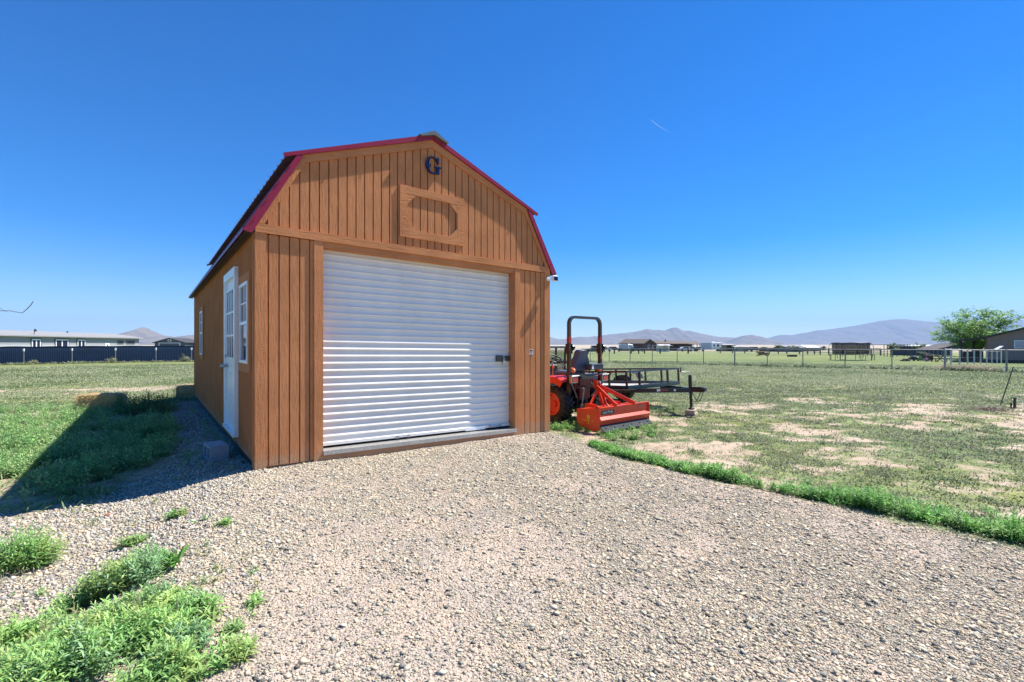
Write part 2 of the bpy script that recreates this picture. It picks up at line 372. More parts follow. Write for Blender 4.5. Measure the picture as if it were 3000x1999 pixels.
    c1 = mix(sp.outputs[1], field, rock); c2 = mix(sp.outputs[0], c1, drive); l.new(c2, p.inputs["Base Color"])
    hgt = n.new("ShaderNodeMath"); hgt.operation = 'SUBTRACT'; l.new(noise(70, 5), hgt.inputs[0]); l.new(v1.outputs["Distance"], hgt.inputs[1])
    bp = n.new("ShaderNodeBump"); bp.inputs["Strength"].default_value = .8; bp.inputs["Distance"].default_value = .012
    l.new(hgt.outputs[0], bp.inputs["Height"]); l.new(bp.outputs[0], p.inputs["Normal"])
    o.data.materials.append(m)
build_ground()

# ------------------------------------------------------------------ mountains
def mountains(name, pts, D, depth, seed, c1, c2, nx=260, ny=40):
    px = np.array([p[0] for p in pts], float); py = np.array([p[1] for p in pts], float)
    qx = np.linspace(px[0], px[-1], nx); qy = np.interp(qx, px, py)
    k = np.ones(5) / 5; qy = np.convolve(np.pad(qy, 2, mode='edge'), k, 'valid')
    t = np.linspace(-1, 1, ny); PX, T = np.meshgrid(qx, t); RY = np.meshgrid(qy, t)[0]
    ridge = (HOR - RY) / FPX * D + CAMZ + 1
    Y = D + T * depth; X = (PX - 1500) / FPX * (D + T * depth * .3)
    w = (1 - np.abs(T)) ** 1.15
    nzv = fbm(X / D * 26, Y / D * 26, 1, 5, seed) - .5; gul = np.abs(fbm(X / D * 60, Y / D * 22, 1, 4, seed + 3) - .5)
    Z = -1.2 + ridge * w * (1 + .0 * nzv) - (gul * .35 + nzv * .15) * ridge * np.sin(np.abs(T) * PI) * .9
    V = np.stack([X.ravel(), Y.ravel(), Z.ravel()], 1); i, j = np.meshgrid(np.arange(ny - 1), np.arange(nx - 1), indexing='ij')
    F = np.stack([i * nx + j, i * nx + j + 1, (i + 1) * nx + j + 1, (i + 1) * nx + j], -1).reshape(-1, 4)
    m = mat(name + "_slope", c1, .95, 0, .1, 40 / D, c2=c2, spec=.1)
    o = np_mesh(name, V, [F], None, m, True); tag(o, kind='structure'); return o
mountains("hills", [(280, 1010), (340, 988), (380, 976), (393, 968), (410, 962), (421, 956.5), (428, 960), (440, 968), (463, 981), (481, 984), (489, 983), (511, 987.5), (538, 984), (568, 980.5), (650, 975), (720, 985), (800, 1009)], 5200, 1100, 4, (.14, .12, .10), (.20, .17, .14))
mountains("hills", [(1500, 1009), (1560, 980), (1610, 987), (1636, 994), (1664, 993), (1690, 986.7), (1723, 987), (1738, 985.5), (1769, 981), (1810, 976.5), (1855, 972), (1881, 967), (1896, 961.7), (1909, 966), (1924, 965), (1947, 968), (1963, 961), (1976.7, 957.5), (1990, 961.7), (2002, 969), (2014, 967), (2034, 972), (2060, 978), (2080, 982), (2103, 986.7), (2140, 988), (2158, 990), (2178, 1000), (2220, 1010)], 9000, 1500, 11, (.035, .035, .032), (.07, .064, .055))
mountains("hills", [(2120, 1008), (2157, 989), (2178, 983), (2200, 980.6), (2222, 984), (2246, 991), (2280, 1000), (2320, 1008)], 7800, 900, 21, (.05, .045, .04), (.09, .078, .065), nx=120)
mountains("hills", [(2150, 1009), (2242, 992), (2269, 985.5), (2289, 980), (2303, 981), (2328, 981), (2345, 976), (2371, 972.8), (2393, 966.8), (2422, 964.8), (2439, 962.5), (2508, 952.6), (2547, 945), (2582, 937.8), (2627, 933), (2657, 934), (2701, 939), (2752, 942.8), (2800, 946), (2870, 958), (2950, 975), (3050, 1000)], 12500, 2600, 33, (.03, .032, .033), (.055, .054, .05))
mountains("hills", [(2780, 1005), (2860, 965), (2934, 941), (2976, 935.5), (3000, 940), (3060, 946), (3200, 960)], 16000, 2500, 45, (.03, .032, .033), (.05, .05, .048), nx=120)

# ------------------------------------------------------------------ shed
def shear(v): return (v[0], v[1], v[2] - .0150 * v[0])
def SM(): return MB(shear)
shed = thing("garden_shed", "tall orange-brown wooden shed with burgundy-trimmed barn roof and white roll-up door", "shed", (SO.x, SO.y, 0), SA)
WD, LN = 4.27, 9.14
def roofz(x):
    x = min(x, WD - x)
    return 2.60 + 1.82 * x if x < .5 else 3.51 + (x - .5) * .395
def boards(mb, x0, x1, zb, zt, y0, y1, clip=None, step=.1083, gap=.014, phase=.024):
    """vertical boards between grooves"""
    xs = [x0]; k = math.ceil((x0 - phase) / step)
    while phase + k * step < x1 - .01:
        if phase + k * step > x0 + .01: xs.append(phase + k * step)
        k += 1
    xs.append(x1)
    for a, b in zip(xs[:-1], xs[1:]):
        a2 = a + (gap / 2 if a != x0 else 0); b2 = b - (gap / 2 if b != x1 else 0)
        cuts = [a2] + [c for c in (.5, WD / 2, WD - .5) if a2 < c < b2] + [b2]
        for p, q in zip(cuts[:-1], cuts[1:]):
            tp, tq = (roofz(p) - .02, roofz(q) - .02) if clip else (zt, zt)
            if min(tp, tq) < zb + .005: continue
            mb.prism([(p, zb), (q, zb), (q, tq), (p, tp)], lambda u, v: (u, y0, v), lambda u, v: (u, y1, v))
# front wall: lower siding panels, gable siding, backing
OX0, OX1, OZT = .712, 3.560, 2.535
f = SM(); boards(f, .108, .612, .0, 2.56, 0, .026); f.bx(.02, .72, .024, .06, -.05, 2.56); f.build("front_siding", M_sid, shed)
f = SM(); boards(f, 3.66, 4.166, .0, 2.56, 0, .026, phase=3.66); f.bx(3.555, 4.25, .024, .06, -.05, 2.56); f.build("front_siding", M_sid, shed)
f = SM(); boards(f, .13, WD - .13, 2.60, 0, 0, .026, clip=True)
pg = [(.0, 2.57), (WD, 2.57), (WD - .5, 3.47), (WD / 2, 4.12), (.5, 3.47)]
f.prism(pg, lambda u, v: (u, .024, v), lambda u, v: (u, .05, v)); f.build("gable_siding", M_sid, shed)
# trims
f = SM(); f.bx(-.012, .108, -.018, .03, -.02, 2.565); f.bx(-.012, 0, -.018, .09, -.02, 2.565); f.build("corner_board", M_trimv, shed)
f = SM(); f.bx(4.166, WD + .012, -.018, .03, .0, 2.565); f.build("corner_board", M_trimv, shed)
f = SM(); f.bx(.612, OX0, -.022, .14, -.02, 2.565); f.build("door_jamb", M_trimv, shed)
f = SM(); f.bx(OX1, 3.662, -.022, .0, .0, 2.565); f.bx(OX1, OX1 + .03, .0, .14, .0, 2.53); f.build("door_jamb", M_trimv, shed)
f = SM(); f.bx(-.0, WD + .0, -.030, .0, 2.566, 2.662); f.bx(OX0, OX1, .0, .14, 2.50, 2.565); f.build("band_board", M_trimh, shed)
def rake(a, b, w=.115):
    """board under the roof edge along the gable"""
    a = Vector(a); b = Vector(b); d = (b - a).normalized(); nrm = Vector((d.y, -d.x)) if d.x > 0 else Vector((-d.y, d.x))
    if nrm.y > 0: nrm = -nrm
    return a, b, nrm * w
gp = [(.005, 2.665), (.46, 3.515), (WD / 2, 4.150), (WD - .46, 3.515), (WD - .005, 2.665)]
for (a, b) in zip(gp[:-1], gp[1:]):
    a = Vector(a); b = Vector(b); w = .10
    ia = Vector(a); ib = Vector(b)
    def inner(p):
        k = gp.index(p) if p in gp else 0
        return {0: Vector((.12, 2.665)), 1: Vector((.545, 3.435)), 2: Vector((WD / 2, 4.035)), 3: Vector((WD - .545, 3.435)), 4: Vector((WD - .12, 2.665))}[k]
    i1 = inner(tuple(a[:])) ; i0 = i1
for k in range(4):
    inn = [(.09, 2.665), (.52, 3.445), (WD / 2, 4.045), (WD - .52, 3.445), (WD - .09, 2.665)]
    q = [gp[k], gp[k + 1], inn[k + 1], inn[k]]
    f = SM(); f.prism(q, lambda u, v: (u, -.028, v), lambda u, v: (u, -.0005, v)); f.build("rake_board", M_trimh if k in (1, 2) else M_trimv, shed)
# loft frame (false hay door)
lx0, lx1, lz0, lz1 = 1.672, 2.640, 2.775, 3.450; w = .105
f = SM(); f.bx(lx0, lx1, -.024, -.0005, lz0, lz0 + w); f.bx(lx0, lx1, -.024, -.0005, lz1 - w, lz1)
f.bx(lx0, lx0 + w, -.0235, -.0005, lz0 + w, lz1 - w); f.bx(lx1 - w, lx1, -.0235, -.0005, lz0 + w, lz1 - w)
g = .13
for sx, sz in ((0, 0), (1, 0), (0, 1), (1, 1)):
    cx = lx0 + w if sx == 0 else lx1 - w; cz = lz0 + w if sz == 0 else lz1 - w; dx = g if sx == 0 else -g; dz = g if sz == 0 else -g
    f.prism([(cx, cz), (cx + dx, cz), (cx, cz + dz)], lambda u, v: (u, -.0225, v), lambda u, v: (u, -.0005, v))
f.build("loft_frame", M_trimh, shed, bevel=.0015)
# letter G, serif
def letterG():
    f = SM(); cx, cz, h, wd = 2.155, 3.805, .235, .205; ro = h / 2; N = 40; out = []; inn = []
    for i in range(N + 1):
        a = R(42) + (R(318) - R(42)) * i / N
        out.append((cx - .012 + math.cos(a) * wd / 2, cz + math.sin(a) * ro)); th = .016 + .030 * max(0, -math.cos(a)) ** 1.0
        inn.append((cx - .012 + math.cos(a) * (wd / 2 - th), cz + math.sin(a) * (ro - .016)))
    for i in range(N):
        f.prism([out[i], out[i + 1], inn[i + 1], inn[i]], lambda u, v: (u, -.040, v), lambda u, v: (u, -.012, v))
    f.bx(cx + .045, cx + .085, -.040, -.012, cz - .105, cz - .01)                      # upright of the G
    f.bx(cx + .018, cx + .112, -.0405, -.0125, cz - .022, cz - .003)                   # serif bar
    f.prism([(cx + .060, cz + .118), (cx + .078, cz + .118), (cx + .078, cz + .030), (cx + .068, cz + .030), (cx + .045, cz + .075)], lambda u, v: (u, -.0405, v), lambda u, v: (u, -.0125, v))
    f.bx(cx - .04, cx - .03, -.013, .0, cz - .02, cz + .02)
    return f.build("letter", M_navy, shed)
tag(letterG(), "dark blue serif capital letter G under the ridge")
# right wall, rear wall, left wall
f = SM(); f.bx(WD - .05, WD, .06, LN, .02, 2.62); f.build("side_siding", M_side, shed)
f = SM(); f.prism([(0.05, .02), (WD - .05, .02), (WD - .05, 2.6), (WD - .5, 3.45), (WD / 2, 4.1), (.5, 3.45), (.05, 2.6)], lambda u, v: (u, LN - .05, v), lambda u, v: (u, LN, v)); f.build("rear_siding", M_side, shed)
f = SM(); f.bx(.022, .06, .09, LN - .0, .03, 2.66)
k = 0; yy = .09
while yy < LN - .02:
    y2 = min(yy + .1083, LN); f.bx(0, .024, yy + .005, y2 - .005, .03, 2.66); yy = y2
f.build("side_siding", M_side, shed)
f = SM(); f.bx(-.004, .10, LN, LN + .015, .03, 2.62); f.build("corner_board", M_blackm, shed)
f = SM(); f.bx(.05, WD - .05, .03, LN - .06, -.26, .06); f.build("floor_skid_gap_shade", M_dark, shed)  # floor skid as a dark block, standing in for the shaded gap below
# roof panels: ribbed metal; ribs run down-slope, spaced along the length
def ribbed(a, b, y0, y1, th=.0, pitch=.2286):
    """a (low) -> b (high) in (x,z); ribs spaced along y"""
    f = SM(); a = Vector(a); b = Vector(b); d = (b - a).normalized(); nrm = Vector((-d.y, d.x))
    if nrm.y < 0: nrm = -nrm
    prof = []; y = y0
    while y < y1 - pitch:
        prof += [(y, 0), (y + pitch * .80, 0), (y + pitch * .86, .020), (y + pitch * .94, .020)]; y += pitch
    prof += [(y, 0), (y1, 0)]
    vs = []
    for (yy, h) in prof:
        for q in (a, b):
            p = q + nrm * (h + .004); vs.append((p.x, yy, p.y))
        for q in (a, b):
            p = q + nrm * h; vs.append((p.x, yy, p.y))
    fs = []
    for i in range(len(prof) - 1):
        o = 4 * i; fs += [(o, o + 1, o + 5, o + 4), (o + 2, o + 6, o + 7, o + 3), (o, o + 4, o + 6, o + 2), (o + 1, o + 3, o + 7, o + 5)]
    f.add(vs, fs); return f
RL0, RL1 = (-.105, 2.575), (.46, 3.53)
RU0, RU1 = (.305, 3.465), (WD / 2, 4.185)
mir = lambda p: (WD - p[0], p[1])
for lo, hi, s in ((RL0, RL1, 0), (RU0, RU1, 0), (RL0, RL1, 1), (RU0, RU1, 1)):
    a, b = (lo, hi) if s == 0 else (mir(lo), mir(hi))
    ribbed(a, b, -.038, LN + .06).build("roof_panel", M_roof, shed)
f = SM()   # roof deck that closes the attic
for s in (0, 1):
    mm = (lambda p: p) if s == 0 else mir
    q = [mm((-.06, 2.60)), mm((.49, 3.515)), mm((WD / 2, 4.15)), mm((WD / 2, 4.115)), mm((.51, 3.47)), mm((-.02, 2.565))]
    f.prism(q, lambda u, v: (u, .055, v), lambda u, v: (u, LN - .055, v))
f.build("roof_deck", M_blackp, shed)
f = SM(); ym = -.11
for s in (0, 1):
    mm = (lambda p: p) if s == 0 else mir
    q = [mm((WD / 2, 4.188)), mm((WD / 2 - .19, 4.125)), mm((WD / 2 - .22, 4.14)), mm((WD / 2 - .10, 4.195)), mm((WD / 2 - .07, 4.215)), mm((WD / 2, 4.245))]
    f.prism(q, lambda u, v: (u, ym, v), lambda u, v: (u, LN + .06, v))
f.build("ridge_cap", M_ridge, shed)
# burgundy rake trim on the front and at the back, drip edge along the eaves
for (y0, y1) in ((-.056, -.031), (LN + .062, LN + .09)):
    for s in (0, 1):
        mm = (lambda p: p) if s == 0 else mir
        q = [mm((-.125, 2.565)), mm((.420, 3.500)), mm((.485, 3.500)), mm((-.035, 2.545))]
        f = SM(); f.prism(q, lambda u, v: (u, y0, v), lambda u, v: (u, y1, v)); f.build("rake_trim", M_burg, shed)
        q = [mm((.285, 3.445)), mm((.275, 3.485)), mm((WD / 2, 4.215)), mm((WD / 2, 4.145))]
        f = SM(); f.prism(q, lambda u, v: (u, y0 - .004, v), lambda u, v: (u, y1, v)); f.build("rake_trim", M_burg, shed)
for s in (0, 1):
    mm = (lambda p: p) if s == 0 else mir
    q = [mm((-.128, 2.552)), mm((-.118, 2.600)), mm((-.085, 2.625)), mm((-.078, 2.621)), mm((-.112, 2.596)), mm((-.118, 2.552))]
    f = SM(); f.prism(q, lambda u, v: (u, -.03, v), lambda u, v: (u, LN + .06, v))
    f.build("drip_edge", M_burg, shed)
    f = SM(); f.prism([mm((-.10, 2.565)), mm((.0, 2.60)), mm((.0, 2.575)), mm((-.098, 2.545))], lambda u, v: (u, -.028, v), lambda u, v: (u, LN + .055, v)); f.build("soffit", M_blackp, shed)
for s in (0, 1):
    for t_ in (.12, .38, .64, .9):
        for (p, q) in (((-.06, 2.62), (.40, 3.46)), ((.33, 3.475), (WD / 2 - .05, 4.145))):
            x = p[0] + (q[0] - p[0]) * t_; z = p[1] + (q[1] - p[1]) * t_
            if s: x = WD - x
            f = SM(); f.lathe([(-.070, .0), (-.070, .008), (-.060, .010)], (x, 0, z - .01), 'y', 8); f.build("trim_screw", M_burg, shed)
# roll-up door (corrugated curtain) recessed .14
rd = SM(); prof = []; pitch = .0885; z = .135
while z < 2.50:
    for q, h in ((0, 0), (.03, -.006), (.08, -.0115), (.16, -.0125), (.24, -.0095), (.34, -.004), (.46, -.001), (.80, .0)): prof.append((z + q * pitch, .145 + h))
    z += pitch
vs = []
for (zz, y) in prof: vs += [(OX0 - .03, y, zz), (OX1 + .03, y, zz), (OX0 - .03, y + .02, zz), (OX1 + .03, y + .02, zz)]
fs = []
for i in range(len(prof) - 1):
    o = 4 * i; fs += [(o, o + 1, o + 5, o + 4), (o + 2, o + 6, o + 7, o + 3)]
rd.add(vs, fs); rdoor = rd.build("roll_up_door", M_door, shed, smooth=True)
# slight dents so the slats are not perfectly even
for v in rdoor.data.vertices:
    v.co.y += (float(fbm(v.co.x * 1.0, v.co.z * 1.0, 1.7, 3, 61)) - .5) * .010
f = SM(); f.bx(OX0, OX1, .118, .15, .128, .168); f.build("bottom_bar", M_door, rdoor, bevel=.004)
def grab(x, y, z, w, par, m):
    f = SM(); f.bx(x - w / 2 - .02, x - w / 2 + .02, y - .004, y, z - .02, z + .02); f.bx(x + w / 2 - .02, x + w / 2 + .02, y - .004, y, z - .02, z + .02)
    f.tube([(x - w / 2, y, z), (x - w / 2 + .01, y - .03, z), (x + w / 2 - .01, y - .03, z), (x + w / 2, y, z)], .006, 8); return f.build("pull_handle", m, par, smooth=True)
grab(1.78, .117, .143, .16, rdoor, M_steel); grab(3.28, .117, .150, .20, rdoor, M_steel)
f = SM(); f.bx(2.75, 3.10, .115, .1175, .118, .168); lb = f.build("sticker", M_white, rdoor)
f = SM(); f.bx(3.30, 3.545, .105, .128, 1.165, 1.19); f.bx(3.30, 3.42, .10, .128, 1.13, 1.225); f.bx(3.47, 3.56, .098, .128, 1.14, 1.215); f.build("slide_latch", M_dark, rdoor, bevel=.003)
f = SM(); f.bx(3.405, 3.455, .075, .10, 1.085, 1.145); f.tube([(3.415, .088, 1.14), (3.415, .088, 1.18), (3.43, .088, 1.195), (3.445, .088, 1.18), (3.445, .088, 1.14)], .006, 8); f.build("padlock", M_steel, rdoor, bevel=.003)
f = SM(); f.bx(OX0, OX1 + .02, -.035, .16, .085, .100); f.bx(OX0, OX1 + .02, -.040, -.035, .050, .100); f.build("threshold", M_plate, shed)
f = SM(); f.bx(OX0, OX1 + .10, -.020, .02, -.08, .045); f.build("sill_board", M_trimh, shed)
# entry door on the left wall
def side(mb, t0, t1, p0, p1, z0, z1): return mb.bx(-p1, -p0, t0, t1, z0, z1)
DZ0, DZ1, DT0, DT1 = .17, 2.33, 1.23, 2.36
f = SM(); side(f, DT0, DT0 + .11, -.01, .045, DZ0, DZ1); side(f, DT1 - .09, DT1, -.01, .045, DZ0, DZ1); side(f, DT0, DT1, -.01, .047, DZ1 - .09, DZ1 + .02); side(f, DT0 - .0, DT1, -.01, .06, DZ0 - .03, DZ0 + .01)
frame = f.build("door_frame", M_white, shed)
f = SM(); side(f, DT0 + .11, DT1 - .09, -.01, .012, DZ0 + .01, DZ1 - .09); dr = f.build("entry_door", M_white, shed)
f = SM(); side(f, DT0 + .22, DT1 - .20, .013, .020, 1.16, 2.08); f.build("window_pane", M_glass, dr)
f = SM()
for i in range(4):
    t_ = DT0 + .21 + i * .165 * (DT1 - DT0 - .42) / .495 ; side(f, t_, t_ + .022, .020, .030, 1.14, 2.10)
for i in range(4): zz = 1.14 + i * .313; side(f, DT0 + .21, DT1 - .19, .0205, .031, zz, zz + .025)
f.build("window_grille", M_white, dr)
for (a, b) in ((DT0 + .24, DT0 + .53), (DT0 + .60, DT1 - .22)):
    f = SM(); side(f, a, b, .012, .019, .38, .95); f.build("raised_panel", M_white, dr, bevel=.004)
f = SM(); f.lathe([(-.10, 0), (-.10, .028), (-.075, .034), (-.055, .022), (-.03, .014), (-.012, .014), (-.012, .035)], (0, DT1 - .15, 1.03), 'x', 16); f.build("door_knob", M_steel, dr, smooth=True)
f = SM(); f.lathe([(-.045, .0), (-.045, .022), (-.012, .024)], (0, DT1 - .15, 1.17), 'x', 14); f.build("deadbolt", M_steel, dr)
def side_window(t0, t1, z0, z1, tw=.105):
    f = SM(); pr = .022
    side(f, t0 - tw, t0, .001, pr, z0 - tw, z1 + tw); side(f, t1, t1 + tw, .001, pr, z0 - tw, z1 + tw); side(f, t0, t1, .001, pr, z1, z1 + tw); side(f, t0, t1, .001, pr, z0 - tw, z0)
    tr = f.build("window_trim", M_trimv, shed)
    f = SM(); q = .035
    side(f, t0, t0 + q, -.005, .034, z0, z1); side(f, t1 - q, t1, -.005, .034, z0, z1); side(f, t0 + q, t1 - q, -.005, .033, z1 - q, z1); side(f, t0 + q, t1 - q, -.005, .033, z0, z0 + q)
    zm = (z0 + z1) / 2; side(f, t0 + q, t1 - q, -.005, .028, zm - .02, zm + .02); tm = (t0 + t1) / 2; side(f, tm - .009, tm + .009, .0, .020, zm + .02, z1 - q); zq = (zm + z1) / 2; side(f, t0 + q, t1 - q, .0, .019, zq - .009, zq + .009)
    w_ = f.build("window_frame", M_white, shed)
    f = SM(); side(f, t0 + q, t1 - q, .001, .010, z0 + q, z1 - q); f.build("window_pane", M_glass, w_)
side_window(.34, .93, 1.12, 2.07); side_window(6.35, 6.95, 1.12, 2.07)
# small labels and security camera
f = SM(); f.bx(3.86, 3.935, -.002, -.0002, 1.29, 1.325); f.bx(3.86, 3.935, -.0021, -.0002, 1.235, 1.27); sg = f.build("small_sign", M_white, shed)
f = SM(); f.bx(3.868, 3.927, -.0035, -.002, 1.296, 1.319); f.build("sign_panel", M_blackp, sg)
f = SM(); f.bx(3.868, 3.927, -.0035, -.0022, 1.241, 1.246); f.bx(3.868, 3.927, -.0035, -.0022, 1.251, 1.256); f.bx(3.868, 3.915, -.0035, -.0022, 1.261, 1.265); f.build("sign_lines", M_textd, sg)
scm = SM(); scm.lathe([(0, 0), (0, .032), (.02, .032), (.028, .02)], (4.225, -.046, 2.47), 'y', 16); scm.tube([(4.225, -.045, 2.47), (4.27, -.085, 2.47)], .012, 8)
cbase = scm.build("security_camera", M_white, shed, smooth=True)
f = SM(); f.bx(4.255, 4.365, -.13, -.07, 2.43, 2.52); f.build("camera_body", M_white, cbase, bevel=.012)
f = SM(); f.bx(4.268, 4.352, -.134, -.128, 2.44, 2.51); f.build("camera_lens", M_glass, cbase, bevel=.002)

# ------------------------------------------------------------------ tractor
TA = math.atan2(.642, .7666); U = Vector((.7666, .642)); V2 = Vector((-.642, .7666)); BC = Vector((1.95, 8.13))
ax = BC + V2 * 1.237
tractor = thing("compact_tractor", "small orange and black tractor with a roll bar, parked beside the shed", "tractor", (ax.x, ax.y, -.085), TA)
def tyre(mb, c, Ro, w, Ri, lugs=22, lh=.022):
    hw = w / 2; Rb = Ro - lh
    mb.lathe([(-hw * .80, Ri), (-hw, Ri + (Rb - Ri) * .35), (-hw, Ri + (Rb - Ri) * .75), (-hw * .85, Rb), (hw * .85, Rb), (hw, Ri + (Rb - Ri) * .75), (hw, Ri + (Rb - Ri) * .35), (hw * .80, Ri)], c, 'x', 48)
    for k in range(lugs):
        for s in (-1, 1):
            a = 2 * PI * (k + (.5 if s > 0 else 0)) / lugs; b = a + .20
            def P(u, an, r): return Vector((c[0] + u, c[1] + r * math.cos(an), c[2] + r * math.sin(an)))
            wdt = .055 * (22 / lugs) * .33 / Ro
            vs = []
            for (u, an) in ((s * hw * 1.0, a), (s * hw * .02, b)):
                for r in (Rb - .012, Ro): vs += [P(u, an - wdt, r), P(u, an + wdt, r)]
            vs += [P(s * hw * 1.01, a - wdt, Rb - .05), P(s * hw * 1.01, a + wdt, Rb - .05)]
            mb.add(vs, [(0, 1, 3, 2), (4, 6, 7, 5), (2, 3, 7, 6), (0, 4, 5, 1), (0, 2, 6, 4), (1, 5, 7, 3), (8, 9, 3, 2), (8, 2, 0), (9, 1, 3)])
    return mb
for s in (-1, 1):
    c = (s * .43, 0, .335); w_ = tyre(MB(), c, .335, .27, .19).build("rear_wheel", M_rubber, tractor)
    f = MB(); o = s * .115
    f.lathe([(s * .118, .205), (s * .128, .205), (s * .122, .185), (s * .06, .165), (s * .045, .06), (s * .07, .045), (s * .07, 0)], c, 'x', 40); f.build("wheel_rim", M_red, w_, smooth=True)
    c = (s * .40, 1.42, .225); w_ = tyre(MB(), c, .225, .16, .12, 20, .014).build("front_wheel", M_rubber, tractor)
    f = MB(); f.lathe([(s * .07, .13), (s * .078, .13), (s * .04, .10), (s * .05, .03), (s * .05, 0)], c, 'x', 28); f.build("wheel_rim", M_red, w_, smooth=True)
    # fender: curved top with a deep outer skirt
    f = MB(); n = 22; top = []; prev = None; a0, a1 = R(28), R(124); ring = []
    for k in range(n + 1):
        a = a0 + (a1 - a0) * k / n; ro = .50 + .02 * math.sin(a); ri = .385
        if a < R(70): ro = .50 - .0 * (R(70) - a)
        cy, cz = 0, .335
        P = lambda u, r: (s * u, cy - r * math.cos(PI - a) * -1 * -1, cz + r * math.sin(a))
        ring.append([P(.20, ro), P(.53, ro), P(.565, ro - .02), P(.57, ri), P(.56, ri), P(.555, ro - .03), P(.52, ro - .015), P(.20, ro - .015)])
    b = len(f.v); m_ = 8
    for rg in ring: f.v += rg
    for k in range(n):
        for i in range(m_): j = (i + 1) % m_; f.f.append((b + k * m_ + i, b + k * m_ + j, b + (k + 1) * m_ + j, b + (k + 1) * m_ + i))
    f.f.append(tuple(b + i for i in range(m_))); f.f.append(tuple(b + n * m_ + i for i in range(m_)))
    f.build("fender", M_red, tractor, smooth=True)
    # tail lamp on a bracket and round turn lamp
    f = MB(); f.bx(s * .42 - .085, s * .42 + .085, -.45, -.39, .735, .865); f.bx(s * .42 - .1, s * .42 + .1, -.47, -.38, .860, .872)
    tl = f.build("tail_lamp", M_steel, tractor, bevel=.006)
    f = MB(); f.bx(s * .42 - .065, s * .42 + .065, -.462, -.45, .755, .845); f.build("lamp_lens", M_lens, tl, bevel=.004)
    f = MB(); f.lathe([(-.055, 0), (-.052, .025), (-.03, .045), (0, .055), (.02, .055), (.02, 0)], (s * .36, -.34, .955), 'y', 20); tn = f.build("turn_lamp", M_amber, tractor, smooth=True)
    f = MB(); f.tube([(s * .36, -.325, .955), (s * .40, -.31, .90)], .012, 8); f.bx(s * .36 - .058, s * .36 + .058, -.319, -.30, .90, 1.01); f.build("lamp_bracket", M_blackp, tn)
# roll bar: bent flat-section hoop, thicker lower posts, hinges
f = MB(); hw = .43; zt = 1.925; r = .13; path = [(-hw, 1.38)]
for k in range(9): a = PI - PI / 2 * k / 8; path.append((-hw + r + r * math.cos(a), zt - r + r * math.sin(a)))
for k in range(9): a = PI / 2 - PI / 2 * k / 8; path.append((hw - r + r * math.cos(a), zt - r + r * math.sin(a)))
path.append((hw, 1.38)); wth = .048
vs = []
for i, p in enumerate(path):
    p = Vector(p); d = (Vector(path[min(i + 1, len(path) - 1)]) - Vector(path[max(i - 1, 0)])).normalized(); nn = Vector((-d.y, d.x))
    for (sn, yy) in ((-.5, -.345), (.5, -.345), (.5, -.285), (-.5, -.285)): q = p + nn * sn * wth; vs.append((q.x, yy, q.y))
fs = []
for i in range(len(path) - 1):
    for k in range(4): fs.append((4 * i + k, 4 * i + (k + 1) % 4, 4 * i + 4 + (k + 1) % 4, 4 * i + 4 + k))
f.add(vs, fs); rb = f.build("roll_bar", M_dark, tractor)
for s in (-1, 1):
    f = MB(); f.bx(s * hw - .029, s * hw + .029, -.350, -.280, .55, 1.37); f.build("roll_bar_post", mat("post_brown_reflection", (.050, .036, .028), .35, .3), tractor, bevel=.004)  # brown reflection on the lower post put into its base colour
    f = MB(); f.bx(s * hw - .0295, s * hw + .0295, -.3465, -.2835, 1.455, 1.565); f.build("reflector_band", mat("red_tape", (.32, .015, .02), .3), rb)
    f = MB(); f.bx(s * hw - .048, s * hw - .036, -.36, -.27, 1.26, 1.44); f.bx(s * hw + .036, s * hw + .048, -.36, -.27, 1.26, 1.44)
    f.lathe([(0, 0), (0, .05), (.03, .055), (.05, .045), (.05, 0)], (s * hw + .05, -.33, 1.37), 'x', 12)
    for k in range(6): a = k * PI / 3; f.tube([(s * hw + .05, -.33 + .035 * math.cos(a), 1.37 + .035 * math.sin(a)), (s * hw + .11, -.33 + .035 * math.cos(a), 1.37 + .035 * math.sin(a))], .008, 6)
    f.build("hinge_knob", M_blackm, rb)
# decals on the right post
for (a, b) in ((1.15, 1.30), (.93, .98)):
    f = MB(); f.bx(hw - .022, hw + .022, -.3535, -.352, a, b); f.build("warning_decal", mat("decal_orange", (.35, .10, .06), .5), tractor)
# seat
f = MB(); bk = [(-.20, .93), (-.205, 1.06), (-.17, 1.16), (-.135, 1.20), (-.115, 1.29), (-.075, 1.33), (.075, 1.33), (.115, 1.29), (.135, 1.20), (.17, 1.16), (.205, 1.06), (.20, .93)]
f.prism(bk, lambda u, v: (u + .0, -.235 - (v - .93) * .16, v), lambda u, v: (u * 1.04, -.11 - (v - .93) * .10, v)); f.build("seat_back", M_seat, tractor, smooth=True, bevel=.012)
f = MB(); f.bx(-.21, .21, -.16, .27, .83, .93); f.build("seat_cushion", M_seat, tractor, bevel=.03)
f = MB(); f.bx(-.18, .18, -.10, .2, .62, .83); f.bx(-.30, .30, -.22, .5, .58, .62); f.build("seat_base", M_blackp, tractor)
for s in (-1, 1):
    f = MB(); f.tube([(s * .24, -.14, .95), (s * .26, -.10, 1.10), (s * .26, .16, 1.10)], .016, 8); f.build("armrest", M_blackp, tractor)
f = MB(); f.bx(-.02, .31, -.50, -.33, .965, 1.055); f.bx(-.03, .32, -.51, -.32, 1.055, 1.068); f.build("tool_box", mat("toolbox", (.035, .055, .085), .3, .3), tractor, bevel=.006)
f = MB(); f.bx(-.02, .03, -.502, -.500, .975, 1.045); f.build("tool_box_label", M_white, tractor)
f = MB(); f.bx(-.44, .44, -.46, -.24, .855, .875); f.bx(-.30, .14, -.50, -.30, .80, .85); f.build("rear_carrier", M_dark, tractor)
